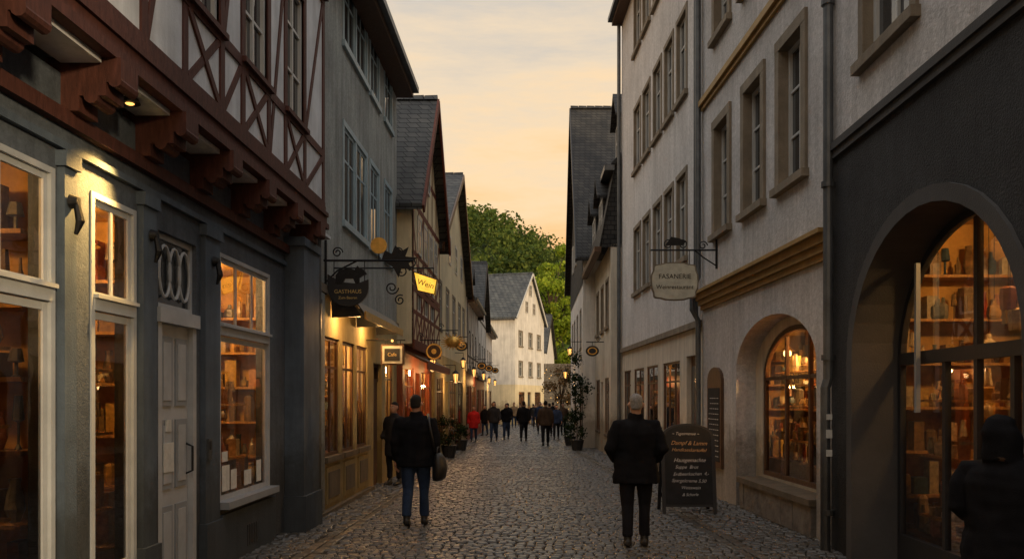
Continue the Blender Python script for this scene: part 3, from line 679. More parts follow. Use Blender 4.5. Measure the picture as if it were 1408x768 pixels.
E1,FEU=genhouse('half_timbered_house',FE,35.6,42.5,7,6.1,'redp','white',[(36,37.8,.4,2.2),(38.2,39,-.8,2.2),(39.4,42,.4,2.2)],
 [(3.5,4.5,[(36.5,37.2),(38.4,39.1),(40.4,41.1)])],-.1,2.8,'timberD',('eaves',3.4,9.2),rooms=[(35.8,42.2,130)],step=1.5,tp=.005)
def dormer(F,t,d,z,w_,h,parent,rk='slateD',wk='slateD'):
    mb=MB(); box(mb,F,t-w_/2,t+w_/2,d,d+1.8,z,z+h,wk); win(mb,F,t-w_/2+.12,t+w_/2-.12,z+.12,z+h-.1,d-.03,2,(.6,),'whitep','pane',.05)
    slab(mb,[F.w(t-w_/2-.12,d-.2,z+h-.04),F.w(t,d-.2,z+h+w_*.55),F.w(t,d+2.2,z+h+w_*.55),F.w(t-w_/2-.12,d+2.2,z+h-.04)],.08,rk)
    slab(mb,[F.w(t+w_/2+.12,d-.2,z+h-.04),F.w(t,d-.2,z+h+w_*.55+.001),F.w(t,d+2.2,z+h+w_*.55+.001),F.w(t+w_/2+.12,d+2.2,z+h-.04)],.08,rk)
    mb.poly([F.w(t-w_/2,d+.001,z+h),F.w(t+w_/2,d+.001,z+h),F.w(t,d+.001,z+h+w_*.5)],wk); mb.build('dormer',parent)
for t in (37.5,40.5): dormer(FEU,t,.25,6.3,1.3,1.0,E1)
E2,FE2=genhouse('half_timbered_house',FE,42.6,50,7,5.8,'redp','white',[(43,45,.3,2.1),(45.6,46.4,-.8,2.1),(47,49.5,.3,2.1)],
 [(3.4,4.4,[(43.6,44.4),(45.8,46.6),(48,48.8)])],-.1,2.7,'timberD',('gable',46.3,9.0),rooms=[(42.8,49.8,130)],step=1.6,tp=.005)
E3,FE3=genhouse('white_townhouse',FE,50.1,60,7,6.2,'cream','white',[(51,53,.3,2.1),(54,55,-.8,2.1),(56,59,.3,2.1)],
 [(3.4,4.6,[(51,52),(53.5,54.5),(56,57),(58,59)])],0,2.7,None,('eaves',3.4,9.6),rooms=[(50.5,59.5,120)],trim='stone',tp=.005)
FF=Fr(-1.6,68,.85,76,-1)
Fh,FFU=genhouse('white_gabled_house',FF,68,76,11,8.3,'cream','white',[(69,70.5,.3,2.1),(71.3,72.3,-.8,2.1),(73.3,75,.3,2.1)],
 [(3.4,4.6,[(69,69.9),(71.6,72.5),(74,74.9)]),(5.9,7.1,[(69,69.9),(71.6,72.5),(74,74.9)])],0,2.7,None,('gable',72,12.2),trim='stone',rooms=[(68.5,75.5,60)],rk='slateB',barge='whitep')
mb=MB()
for t,z in ((71,8.8),(73,8.8),(72,10.3)): win(mb,FFU,t-.4,t+.4,z,z+1,-.04,2,(.6,),'whitep','pane')
mb.build('gable_windows',Fh)
FG=Fr(.9,80,3,100,-1)
G,_=genhouse('cream_gabled_house',FG,80,92,9,6,'cream','white',[],[(3,4.2,[(82,83),(85,86),(88,89)])],0,2.2,None,('gable',86,10),rk='slate')
chimney(FE3,53,3,8.5,10.6,E3); chimney(FEU,41.5,3,8.2,10,E1)
# ================================================================ RIGHT
FR1=Fr(3.3,0,3.3,9,1); R1=empty('dark_plaster_house',(3.3,5,0)); mb=MB()
wall(mb,FR1,-2,9.3,-.5,4.4,[(5.6,8.62,-.5,3.32,2.05),(1.2,4.2,-.5,3.32,2.05)],'darkR',.45,0,'darkR2')
r1w=[(7.3,8.34,5.05,6.8),(4.9,5.9,5.05,6.8),(2.4,3.4,5.05,6.8)]
wall(mb,FR1,-2,9.3,4.4,9.5,r1w,'greyR2',.16); shell(mb,FR1,-2,9.3,-.5,9.5,0,7,'greyR2')
box(mb,FR1,-2,9.3,-.07,0,4.38,4.46,'darkR2'); box(mb,FR1,-2,9.3,-.04,0,4.3,4.38,'darkR2')
archtrim(mb,FR1,5.6,8.62,-.4,2.05,3.32,.14,-.035,.0,'darkR2')
mb.build('walls',R1); mb=MB()
for a,b,c,e in r1w: win(mb,FR1,a,b,c,e,.08,2,(.66,),'whitep','pane'); surround(mb,FR1,a,b,c,e,'stone',.12,.03)
for a0,b0 in ((5.6,8.62),(1.2,4.2)):
    archpane(mb,FR1,a0,b0,-.1,2.05,3.32,.47,'glassr')
    archtrim(mb,FR1,a0+.07,b0-.07,-.1,2.05,3.25,.07,.44,.5,'darkp')
    for t,z1 in ((a0+.95,2.1),(a0+2.05,2.1),(a0+1.5,3.23)): box(mb,FR1,t-.028,t+.028,.442,.498,-.1,z1,'darkp')
    box(mb,FR1,a0+.08,b0-.08,.43,.51,2.02,2.14,'darkp'); box(mb,FR1,a0+.08,b0-.08,.435,.505,-.2,.3,'darkp')
    box(mb,FR1,a0,b0,.0,.45,-.4,.03,'rock')
mb.build('arched_shopfront',R1)
room(FR1,5.0,9.25,0,3.6,.53,2.4,R1,120,7,lt=7.2,front=(6.7,8.5,(.5,1.1,1.65))); room(FR1,1.0,4.4,0,3.5,.53,3,R1,30,4)
mb=MB(); box(mb,FR1,6.6,8.4,1.3,1.8,0,1.0,'signc'); goods(mb,FR1,6.6,8.4,1.5,1.0,.35); box(mb,FR1,7.1,7.7,1.0,1.3,.0,.62,'redp')
for q in range(18):
    t=R.uniform(6.3,8.6); d=R.uniform(.75,1.4); z=R.uniform(2.2,2.9); tube(mb,[FR1.w(t,d,3.5),FR1.w(t,d,z)],.004,'iron',4); vase(mb,FR1.w(t,d,z-.2),.07,.2,'goods')
mb.build('shop_counter',R1)
mb=MB(); box(mb,FR1,8.02,8.06,.36,.4,1.55,2.98,'greyp'); mb.build('sign_post_bar',R1)
eaveroof(FR1,-2,9.3,9.5,13,0,3.5,R1,'slate',.4,dep=7)
mb=MB(); tube(mb,[(3.23,9.2,9.3),(3.23,9.2,1.9),(3.2,9.2,1.8),(3.2,9.2,-.1)],.055,'zinc',12)
for z in (.4,2.1,4,6,8): tube(mb,[(3.225,9.2,z),(3.225,9.2,z+.06)],.072,'zinc',12)
for z,h in ((1.25,.09),(1.45,.06),(1.05,.07)): box(mb,W,9.135,9.15,3.19,3.25,z,z+h,'paper')
mb.build('downpipe',R1)

FR=Fr(3.4,9.4,3.4-.05*10,19.4,1); R2=empty('grey_plaster_townhouse',(3.2,12,0)); mb=MB()
wall(mb,FR,9.35,15.4,-.5,3.4,[(10.0,13.3,-.5,2.84,2.1)],'greyR2',.32)
r2w=[(10.42,11.22,4.5,6.33),(12.0,12.8,4.5,6.33),(13.7,14.5,4.5,6.33)]; r2w2=[(a,b,7.9,9.5) for a,b,_,_ in r2w]
wall(mb,FR,9.35,15.4,3.4,10.8,r2w+r2w2,'greyR2',.16); shell(mb,FR,9.35,15.4,-.5,10.8,0,7,'greyR2')
wall(mb,FR,10.0,13.3,-.5,2.9,[(10.25,12.95,.5,2.70,1.98)],'creamR',.10,.315)
for q in range(7):
    for r_ in range(2):
        a=10.1+q*.415+(r_*.2 if q else 0); b=min(13.0,10.1+(q+1)*.415+r_*.2)-.012
        if b>a: box(mb,FR,a,b,-.03-R.uniform(0,.015),.31,-.5+r_*.5,-.01+r_*.39,'rock')
box(mb,FR,10.06,13.05,-.07,.32,.38,.46,'stone')
for d,z0,z1 in ((-.05,3.28,3.36),(-.1,3.36,3.45),(-.15,3.45,3.55),(-.22,3.55,3.6),(-.05,3.6,3.66)): box(mb,FR,9.4,15.38,d,0,z0,z1,'gold')
for d,z0,z1 in ((-.05,6.93,7.0),(-.1,7.0,7.1),(-.06,7.1,7.15)): box(mb,FR,9.4,15.38,d,0,z0,z1,'gold')
mb.build('walls',R2); mb=MB()
for a,b,c,e in r2w+r2w2: win(mb,FR,a,b,c,e,.1,2,(.35,.68),'whitep','pane',.06,.03); surround(mb,FR,a,b,c,e,'stone',.15,.04)
archpane(mb,FR,10.25,12.95,.5,1.98,2.70,.36,'glass'); archtrim(mb,FR,10.32,12.88,.5,1.98,2.63,.07,.33,.39,'brownp')
for t in (11.1,12.0): box(mb,FR,t-.025,t+.025,.335,.385,.5,2.56,'brownp')
box(mb,FR,10.3,12.9,.34,.38,1.95,2.0,'brownp'); box(mb,FR,10.3,12.9,.325,.39,.5,.57,'brownp')
mb.build('windows',R2)
room(FR,10.0,15.1,.45,2.9,.42,1.8,R2,200,5,lt=11.9,front=(10.3,12.9,(1.05,1.55,2.05)))
eaveroof(FR,9.35,15.4,10.8,14,0,3.5,R2,'slate',.4,dep=7)
mb=MB(); tube(mb,[FR.w(15.4,-.09,10.5),FR.w(15.4,-.09,3.9),FR.w(15.4,-.2,3.6),FR.w(15.4,-.2,3.3),FR.w(15.4,-.09,3.1),FR.w(15.4,-.09,-.1)],.05,'zinc',10)
mb.build('downpipe',R2)
mb=MB(); box(mb,FR,14.0,14.9,-.05,0,.5,2.0,'brownp'); box(mb,FR,14.08,14.82,-.058,-.048,.6,1.85,'board'); P=arcpts(14.0,14.9,1.98,2.2,8)
for p,q in zip(P,P[1:]): mb.hexa([FR.w(p[0],-.05,1.98),FR.w(q[0],-.05,1.98),FR.w(q[0],-.05,q[1]+.01),FR.w(p[0],-.05,p[1]+.01),FR.w(p[0],0,1.98),FR.w(q[0],0,1.98),FR.w(q[0],0,q[1]+.01),FR.w(p[0],0,p[1]+.01)],'brownp')
for q in range(12):
    t=14.14
    while t<14.7: w_=R.uniform(.04,.11); box(mb,FR,t,t+w_,-.0605,-.0585,.68+q*.09,.69+q*.09,'chalk'); t+=w_+.04
mnu=mb.build('menu_board')
R3ws=[(16.7,17.5),(17.95,18.75),(19.2,20.05),(20.6,21.45),(21.9,22.8)]
R3,_=genhouse('pale_grey_townhouse',FR,15.45,25.1,8,13.2,'creamR','greyR',[(15.7,16.7,-.7,2.5),(17.3,19.0,.75,2.45),(19.6,21.0,.75,2.45),(21.4,22.9,.75,2.45),(23.4,24.6,.75,2.45)],
 [(4.5,6.2,R3ws),(7.8,9.45,R3ws),(11.0,12.6,R3ws)],0,3.05,None,('eaves',4,17),trim='stone',rooms=[(17.1,19.4,200),(19.45,21.25,200),(21.3,24.9,220)])
mb=MB(); box(mb,FR,15.46,25.1,-.08,0,3.0,3.12,'stone'); box(mb,FR,15.46,25.1,-.14,0,12.9,13.1,'creamR'); box(mb,FR,15.46,25.1,-.04,0,-.5,.45,'stone')
tube(mb,[FR.w(25.0,-.1,12.9),FR.w(25.0,-.1,-.3)],.055,'zinc',10); tube(mb,[FR.w(15.6,-.08,12.9),FR.w(15.6,-.08,3.2)],.045,'zinc',8)
mb.build('cornice_and_downpipe',R3)
FR4=Fr(2.3,25,2.25,31,1)
R4,_=genhouse('slate_mansard_house',FR4,25.2,31,8,6.3,'creamR','creamR',[(25.8,27.2,.5,2.3),(27.8,28.6,-.8,2.2),(29,30.6,.5,2.3)],
 [(3.9,5.3,[(25.9,26.7),(27.6,28.4),(29.4,30.2)])],0,2.9,None,None,trim='stone',rooms=[(25.5,30.8,220)])
mb=MB()
slab(mb,[FR4.w(25.15,-.35,6.2),FR4.w(31,-.35,6.2),FR4.w(31,.1,8.6),FR4.w(25.15,.1,8.6)],.12,'slateD'); mb.poly([FR4.w(25.2,-.3,6.2),FR4.w(25.2,8,6.2),FR4.w(25.2,8,8.6),FR4.w(25.2,.1,8.6)],'slateD')
slab(mb,[FR4.w(25.1,0,8.7),FR4.w(31,0,8.7),FR4.w(31,3,12),FR4.w(25.1,3,12)],.14,'slateD'); mb.poly([FR4.w(25.2,.1,8.6),FR4.w(25.2,8,8.6),FR4.w(25.2,3,11.9)],'slateD')
box(mb,FR4,25.1,31,-.2,.1,8.5,8.65,'zinc'); box(mb,FR4,25.1,31,-.5,-.3,6.05,6.2,'brownp')
mb.build('roof',R4); dormer(FR4,26.8,-.15,6.6,1.3,1.4,R4); dormer(FR4,29.5,-.15,6.6,1.3,1.4,R4); dormer(FR4,27.6,.5,9.2,1.6,1.6,R4)
FR5=Fr(1.8,31,1.8,42,1)
R5,FR5U=genhouse('slate_gabled_house',FR5,31.05,41.5,8,7.1,'white','white',[(32,33.5,.4,2.2),(34.4,35.3,-.8,2.1),(36.2,38,.4,2.2)],
 [(3.6,5,[(32.2,33.1),(34.6,35.5),(37,37.9),(39,39.9)])],0,2.9,None,('gable',36,14.0),trim='stone',rk='slateD',rooms=[(31.5,38.5,130)],barge='darkp',tp=.01)
mb=MB(); mb.poly([FR5.w(31.06,-.02,5.9),FR5.w(41.5,-.02,5.9),FR5.w(41.5,-.02,7.1),FR5.w(36,-.02,13.95),FR5.w(31.06,-.02,7.1)],'slateD')
for t in (33.8,36,38.2): win(mb,FR5,t-.4,t+.4,7.3,8.5,-.07,2,(.6,),'whitep','pane')
mb.build('slate_cladding',R5)
FR6=Fr(2.2,42,4.8,64,1)
R6,_=genhouse('white_townhouse',FR6,42,52,8,6.5,'white','white',[(43,45,.4,2.2),(47,49,.4,2.2)],[(3.6,5,[(43,44),(46,47),(49,50)])],0,2.9,None,('eaves',4,10),trim='stone')

# ================================================================ ground
mb=MB(); ys=[-300,-60,0,8,16,24,32,40,48,56,64,72,100,160,260,500,900]
for a,b in zip(ys,ys[1:]):
    mb.poly([(-700,a,gz(a)-.02),(700,a,gz(a)-.02),(700,b,gz(b)-.02),(-700,b,gz(b)-.02)],'earth')
mb.build('ground')
mb=MB()
for a,b in zip(ys[1:],ys[2:12]): mb.poly([(-3.4,a,gz(a)-.004),(3.9,a,gz(a)-.004),(3.9,b,gz(b)-.004),(-3.4,b,gz(b)-.004)],'grout')
def stone(x,y,a,b,ang=0,dz=0):
    wv=.018*noise.noise(Vector((x*.8,y*.5,3)))
    g=gz(y)+wv; h=.024+R.uniform(-.009,.009)+dz; c,s=math.cos(ang),math.sin(ang); hx,hy=a/2,b/2
    jx=lambda:R.uniform(-.006,.006)
    o=[(-hx+jx(),-hy+jx()),(hx+jx(),-hy+jx()),(hx+jx(),hy+jx()),(-hx+jx(),hy+jx())]
    n=len(mb.v); tx,ty=R.uniform(-.08,.08),R.uniform(-.08,.08)
    for (p,q) in o: mb.v.append((x+p*c-q*s,y+p*s+q*c,g-.02))
    for (p,q) in o:
        P,Q=p*.93,q*.93; mb.v.append((x+P*c-Q*s,y+P*s+Q*c,g+h*.55))
    for (p,q) in o:
        P,Q=p*.64,q*.64; mb.v.append((x+P*c-Q*s,y+P*s+Q*c,g+h+P*tx+Q*ty))
    i=mb.m('cob')
    for l0 in (0,4):
        for k in range(4): mb.f.append((n+l0+k,n+l0+(k+1)%4,n+l0+4+(k+1)%4,n+l0+4+k)); mb.mi.append(i)
    mb.f.append((n+8,n+9,n+10,n+11)); mb.mi.append(i)
lg=lambda y:-2.45; rg=lambda y:2.75-.045*y
y=6.0
while y<66:
    rh=.098+R.uniform(-.008,.008) if y<26 else .15; x=-3.35+R.uniform(0,.1); xr=3.6 if y<20 else 3.0
    while x<xr:
        w_=R.uniform(.085,.14)*(1 if y<26 else 1.45); cx=x+w_/2
        arc=-.05*cx*cx; yy=y+arc+R.uniform(-.008,.008)
        if abs(cx-lg(yy))>.13 and abs(cx-rg(yy))>.13: stone(cx,yy,w_*.93,rh*.91,-.1*cx+R.uniform(-.06,.06))
        x+=w_
    y+=rh
y=6
while y<60:
    l_=R.uniform(.2,.3)
    for f in (lg,rg):
        for o_ in (-.068,.068): stone(f(y+l_/2)+o_,y+l_/2,.12,l_*.95,0,-.012)
    y+=l_
mb.build('cobblestone_street')

# ================================================================ foliage
def leaves(mb,c,r,n,size,k,sq=(1,1,1),fill=.5):
    i=mb.m(k)
    for _ in range(n):
        v=Vector((R.gauss(0,1),R.gauss(0,1),R.gauss(0,1))).normalized(); q=fill+(1-fill)*R.random()
        p=Vector((c[0]+v.x*r*q*sq[0],c[1]+v.y*r*q*sq[1],c[2]+v.z*r*q*sq[2]))
        u=v.cross(Vector((R.gauss(0,1),R.gauss(0,1),R.gauss(0,1)))).normalized(); w_=v.cross(u)
        tl=R.uniform(-.9,.9); w_=(w_*math.cos(tl)+v*math.sin(tl)); s=size*R.uniform(.5,1.2)
        b0=len(mb.v); mb.v+=[tuple(p+u*s*.5),tuple(p+w_*s*.35),tuple(p-u*s*.5),tuple(p-w_*s*.35)]
        mb.f.append((b0,b0+1,b0+2,b0+3)); mb.mi.append(i)
def tree(name,x,y,h,cr,cz,n,size,k,clumps=34,base=-.6):
    mb=MB(); tube(mb,[(x,y,base),(x+.1,y,h*.25),(x-.1,y+.1,h*.5),(x,y,h*.8)],[.45,.36,.25,.06],'bark',9)
    for _ in range(clumps):
        v=Vector((R.gauss(0,1),R.gauss(0,1),R.gauss(0,1))).normalized(); q=R.uniform(.35,.95)
        c=(x+v.x*cr*q,y+v.y*cr*q,cz+v.z*(h-cz)*q)
        tube(mb,[(x,y,max(h*.25,min(cz,c[2])-h*.12)),((x+c[0])/2,(y+c[1])/2,(cz+c[2])/2),c],[.14,.08,.02],'bark',5,False)
        leaves(mb,c,cr*R.uniform(.2,.36),n//clumps,size,k,(1,1,.75),.2)
    mb.build(name)
tree('broadleaf_tree',2.1,100,21.3,4.6,12.5,13000,.42,'leafB',50)
tree('broadleaf_tree',6.5,106,21.5,4.6,13,6000,.5,'leafB',34)
tree('broadleaf_tree',-3.9,112,17.0,3.8,11,7000,.45,'leafB',36)
tree('broadleaf_tree',-10,112,15,5,10,4000,.5,'leafB',30)
tree('broadleaf_tree',12,112,20,5,13,3000,.55,'leafB',26)
def ridge(x):
    P=[(-120,24),(-60,38),(-30,44),(-18,43.5),(-14,43.2),(-7,39.5),(0,35.5),(10,31),(25,28),(60,22),(120,10)]
    for (a,b),(c,d_) in zip(P,P[1:]):
        if a<=x<=c: return b+(d_-b)*(x-a)/(c-a)
    return 8
def hz(x,y):
    t=max(0,min(1,(y-112)/108)); s=t*t*(3-2*t); b=1 if y<=235 else max(.3,1-(y-235)/150)
    return -.7+ridge(x)*s*b+noise.noise(Vector((x*.03,y*.03,1)))*3*s
mb=MB(); nx,ny=49,30
for j in range(ny):
    for i in range(nx):
        x=-120+240*i/(nx-1); y=105+220*j/(ny-1); mb.v.append((x,y,hz(x,y)))
for j in range(ny-1):
    for i in range(nx-1): a=j*nx+i; mb.f.append((a,a+1,a+nx+1,a+nx)); mb.mi.append(mb.m('hill'))
mb.build('hill')
mb=MB()
for _ in range(700):
    x=R.uniform(-60,45) if R.random()<.3 else R.uniform(-26,14); y=R.uniform(118,238); z=hz(x,y); r=R.uniform(2.4,5.2)
    for c in range(5):
        a=R.uniform(0,math.tau); leaves(mb,(x+math.cos(a)*r*.5,y+math.sin(a)*r*.5,z+r*R.uniform(.5,1.6)),r*R.uniform(.36,.56),22,1.0,'leafH',(1,1,.85),.6)
mb.build('forest')
mb=MB(); tube(mb,[(1.9,60,-.6),(1.9,60,1.2),(1.8,60,2.8)],[.12,.09,.04],'bark',8)
for q in range(12):
    c=(1.9+R.uniform(-1.0,1.0),60+R.uniform(-1,1),R.uniform(1.2,3.8)); leaves(mb,c,.6,120,.18,'leafA',(1,1,1),.2)
    tube(mb,[(1.9,60,1.4),c],[.04,.01],'bark',5)
for q in range(18): sphere(mb,(1.9+R.uniform(-1.2,1.2),59.2+R.uniform(-1,.8),R.uniform(.8,3.8)),.026,'lglow',6,4)
mb.build('festooned_tree')
mb=MB()
for q in range(40):
    for r_ in range(14):
        x=.6+q*.3+(r_%2)*.15; wbox(mb,x,x+.28,78+R.uniform(-.04,.04),78.6,-.8+r_*.4,-.8+r_*.4+.38,'rock')
mb.build('stone_wall')
def potted(name,x,y,r,h,k='leafP',flow=None):
    mb=MB(); g=gz(y); tube(mb,[(x,y,g),(x,y,g+.35),(x,y,g+.38)],[.17,.24,.26],'darkp',12)
    tube(mb,[(x,y,g+.3),(x,y,g+h*.6)],.02,'bark',5)
    for _ in range(9): leaves(mb,(x+R.uniform(-r,r)*.6,y+R.uniform(-r,r)*.6,g+.4+R.uniform(.1,1)*(h-.5)),r*.5,100,.08,k,(1,1,1),.1)
    if flow: leaves(mb,(x,y,g+h*.6),r,160,.1,flow,(1,1,1.2),.8)
    mb.build(name)
potted('potted_flowers',-2.6,25.4,.42,1.3,'leafP','flower'); potted('potted_shrub',-2.6,29.5,.35,1.1)
potted('potted_shrub',1.5,29.5,.42,1.6); potted('potted_shrub',1.4,33,.4,1.4)
mb=MB()
for q in range(12): leaves(mb,(1.75+R.uniform(-.3,.2),31+R.uniform(-.8,1),2.1+R.uniform(-.6,1.2)),.35,110,.1,'leafP',(1,1,1),.1)
tube(mb,[(1.8,31.2,-.3),(1.8,31.2,2.2)],.03,'bark',5); mb.build('climbing_ivy')

# ================================================================ signs
def scroll(mb,cx,y,cz,r,turns,sgn=1,start=0,rad=.011):
    P=[]
    for i in range(int(turns*14)+1):
        a=start+sgn*i/14*math.tau; q=r*(1-i/(turns*14)*.8); P.append((cx+q*math.cos(a),y,cz+q*math.sin(a)))
    tube(mb,P,rad,'iron',5)
def ybox(mb,x0,x1,z0,z1,y,th,k): wbox(mb,x0,x1,y-th/2,y+th/2,z0,z1,k)
def disc(mb,cx,y,cz,r,th,k,n=24,sx=1,sz=1):
    P=[(cx+r*sx*math.cos(a*math.tau/n),cz+r*sz*math.sin(a*math.tau/n)) for a in range(n)]
    prism(mb,P,y,th,k)
def prism(mb,P,y,th,k):
    f=[(x,y-th/2,z) for x,z in P]; b=[(x,y+th/2,z) for x,z in P]; mb.poly(f,k); mb.poly(b[::-1],k)
    for i in range(len(P)): j=(i+1)%len(P); mb.poly([f[i],f[j],b[j],b[i]],k)
S=empty('tavern_sign',(-2.4,12.3,3.7)); mb=MB(); y=12.3
tube(mb,[(-3.1,y,3.7),(-1.78,y,3.7)],.018,'iron',6); tube(mb,[(-3.1,y,3.35),(-2.9,y,3.55),(-2.6,y,3.7)],.013,'iron',6)
tube(mb,[(-3.07,y,3.2),(-3.07,y,4.0)],.02,'iron',6)
scroll(mb,-2.9,y,3.82,.08,1.6); scroll(mb,-2.0,y,3.82,.08,1.6,-1,math.pi); scroll(mb,-1.95,y,3.55,.11,1.8,1); scroll(mb,-2.1,y,3.3,.1,1.6,-1); scroll(mb,-1.98,y,3.12,.08,1.5,1,1); scroll(mb,-1.82,y,3.66,.08,1.4,-1,2)
prism(mb,[(-2.25,3.7),(-2.2,3.85),(-2.1,3.8),(-2.05,3.92),(-1.95,3.84),(-1.85,3.9),(-1.9,3.76),(-1.72,3.74),(-1.85,3.66),(-1.8,3.55),(-1.95,3.6),(-2.0,3.45),(-2.08,3.6)],y,.02,'iron')
disc(mb,-2.29,y,3.92,.12,.03,'brass'); tube(mb,[(-2.29,y,3.7),(-2.29,y,3.82)],.012,'iron',5)
P=[(-3.04,3.5)]+[(-2.74-.3*math.cos(a*math.pi/12),3.3-.27*math.sin(a*math.pi/12)) for a in range(13)]+[(-2.44,3.42),(-2.6,3.36),(-2.85,3.38)]
prism(mb,P,y,.05,'darkp'); tube(mb,[(-2.95,y,3.7),(-2.95,y,3.42)],.007,'iron',5); tube(mb,[(-2.5,y,3.7),(-2.5,y,3.4)],.007,'iron',5)
prism(mb,[(-2.92,3.36),(-2.92,3.48),(-2.86,3.56),(-2.72,3.58),(-2.64,3.56),(-2.6,3.62),(-2.56,3.58),(-2.5,3.56),(-2.46,3.5),(-2.53,3.47),(-2.57,3.44),(-2.57,3.36),(-2.63,3.36),(-2.66,3.43),(-2.78,3.43),(-2.82,3.36)],y-.01,.05,'iron')
mb.build('bracket_and_board',S); text('GASTHAUS',(-2.74,y-.03,3.24),.08,'lett',S); text('Zum Baeren',(-2.74,y-.03,3.15),.055,'lett',S)
S=empty('illuminated_sign',(-1.6,12.9,3.4)); mb=MB(); y=12.9
prism(mb,[(-1.86,3.62),(-1.5,3.5),(-1.54,3.27),(-1.8,3.33)],y,.07,'sglow'); tube(mb,[(-3.1,y,3.68),(-1.55,y,3.68)],.013,'iron',6); tube(mb,[(-1.8,y,3.68),(-1.8,y,3.6)],.007,'iron',5); tube(mb,[(-1.56,y,3.68),(-1.56,y,3.52)],.007,'iron',5)
for p,q in (((-1.86,3.62),(-1.5,3.5)),((-1.5,3.5),(-1.54,3.27)),((-1.54,3.27),(-1.8,3.33)),((-1.8,3.33),(-1.86,3.62))): tube(mb,[(p[0],y-.04,p[1]),(q[0],y-.04,q[1])],.009,'iron',5)
mb.build('panel',S); text('Wein',(-1.675,y-.04,3.43),.12,'lettd',S).rotation_euler=(math.pi/2,.3,0)
S=empty('hanging_box_sign',(-2.6,15.4,2.46)); mb=MB(); y=15.4
ybox(mb,-2.82,-2.4,2.28,2.66,y,.1,'brownp'); ybox(mb,-2.79,-2.43,2.31,2.63,y-.04,.05,'signc'); ybox(mb,-2.75,-2.47,2.36,2.58,y-.06,.03,'darkp')
tube(mb,[(-3.1,y,2.74),(-2.38,y,2.74)],.013,'iron',6); tube(mb,[(-2.75,y,2.74),(-2.75,y,2.66)],.008,'iron',5); tube(mb,[(-2.47,y,2.74),(-2.47,y,2.66)],.008,'iron',5)
sphere(mb,(-2.6,y-.12,2.72),.025,'lglow',8,5); mb.build('box',S); text('Cafe',(-2.61,y-.077,2.47),.09,'lett',S)
S=empty('round_guild_sign',(-2.4,20,2.8)); mb=MB(); y=20
disc(mb,-2.4,y,2.78,.19,.05,'brass'); disc(mb,-2.4,y-.03,2.78,.155,.03,'brownp'); disc(mb,-2.4,y-.05,2.78,.06,.02,'brass'); tube(mb,[(-2.98,y,3.05),(-2.25,y,3.05)],.014,'iron',6); tube(mb,[(-2.4,y,3.05),(-2.4,y,2.95)],.01,'iron',5); scroll(mb,-2.75,y,3.14,.09,1.5)
mb.build('disc',S)
S=empty('gilded_wreath_sign',(-2.34,24,3.27)); mb=MB(); y=24
for a in range(20):
    an=a*math.tau/20; c=(-2.34+.2*math.cos(an),3.27+.14*math.sin(an)); e=(-2.34+.36*math.cos(an),3.27+.24*math.sin(an)); tube(mb,[(c[0],y,c[1]),(e[0],y,e[1])],[.025,.008],'brass',5)
sphere(mb,(-2.34,y,3.27),.2,'brass',12,8,(1.1,.5,.8)); tube(mb,[(-2.9,y,3.6),(-2.2,y,3.6)],.015,'iron',6); tube(mb,[(-2.34,y,3.6),(-2.34,y,3.45)],.01,'iron',5); scroll(mb,-2.7,y,3.7,.1,1.5)
mb.build('wreath',S)
def lantern(x,y,z,wx,e=6):
    S=empty('street_lantern',(x,y,z)); mb=MB()
    tube(mb,[(wx,y,z+.4),(x,y,z+.4),(x,y,z+.22)],.014,'iron',6)
    tube(mb,[(x,y,z-.14),(x,y,z+.12)],[.055,.09],'lglow',6); tube(mb,[(x,y,z+.12),(x,y,z+.2),(x,y,z+.24)],[.14,.06,.02],'iron',6)
    for a in range(6): an=a*math.tau/6; tube(mb,[(x+.065*math.cos(an),y+.065*math.sin(an),z-.15),(x+.1*math.cos(an),y+.1*math.sin(an),z+.12)],.012,'iron',4)
    tube(mb,[(x,y,z-.17),(x,y,z-.14)],[.04,.08],'iron',6); mb.build('lantern',S)
    if e: light(W,y,x,z-.28,e,S,(1,.55,.2),.06)
lantern(-2.6,21.2,2.5,-2.98,16); lantern(-2.5,26.5,2.3,-2.9,28); lantern(-2.6,30.5,2.9,-2.9,0); lantern(-2.5,34.5,2.7,-2.9,30); lantern(-2.5,41,2.7,-2.9,32); lantern(-2.55,47,2.6,-3,0); lantern(-2.55,54,2.6,-3,34); lantern(1.35,32,3.4,1.8,0)
lantern(1.4,38,2.7,1.8,14)
for (x,y,z,wx) in ((-2.45,28,3.4,-2.9),(-2.4,38,3.1,-2.95),(-2.4,44,3.2,-2.98),(1.9,27.5,3.2,2.3),(-2.4,51,3.3,-3)):
    S=empty('hanging_shop_sign',(x,y,z)); mb=MB(); disc(mb,x,y,z,.22,.05,'darkp',18,1,.8); disc(mb,x,y-.03,z,.16,.03,'brass',18,1,.75); disc(mb,x,y-.05,z,.12,.02,'darkp',18,1,.75); tube(mb,[(wx,y,z+.3),(x+(.2 if x>wx else -.2),y,z+.3)],.016,'iron',5); tube(mb,[(x,y,z+.3),(x,y,z+.18)],.01,'iron',5); scroll(mb,(x+wx)/2,y,z+.38,.08,1.4); mb.build('sign_board',S)
S=empty('hanging_plaque_sign',(2.4,14.4,3.7)); mb=MB(); y=14.4; cx,cz=2.41,3.68
P=[]
for a in range(48):
    an=a*math.tau/48; c_,s_=math.cos(an),math.sin(an); r=1+.035*math.cos(8*an)
    P.append((cx+.4*r*math.copysign(abs(c_)**.45,c_),cz+.32*r*math.copysign(abs(s_)**.5,s_)))
prism(mb,P,y,.04,'stone'); P2=[(cx+(x-cx)*.94,cz+(z-cz)*.93) for x,z in P]; prism(mb,P2,y-.025,.02,'signc')
tube(mb,[(3.15,y,4.22),(2.0,y,4.22)],.016,'iron',6); tube(mb,[(3.13,y,4.45),(3.13,y,3.9)],.02,'iron',6); tube(mb,[(3.13,y,3.95),(2.9,y,4.1),(2.75,y,4.22)],.012,'iron',6)
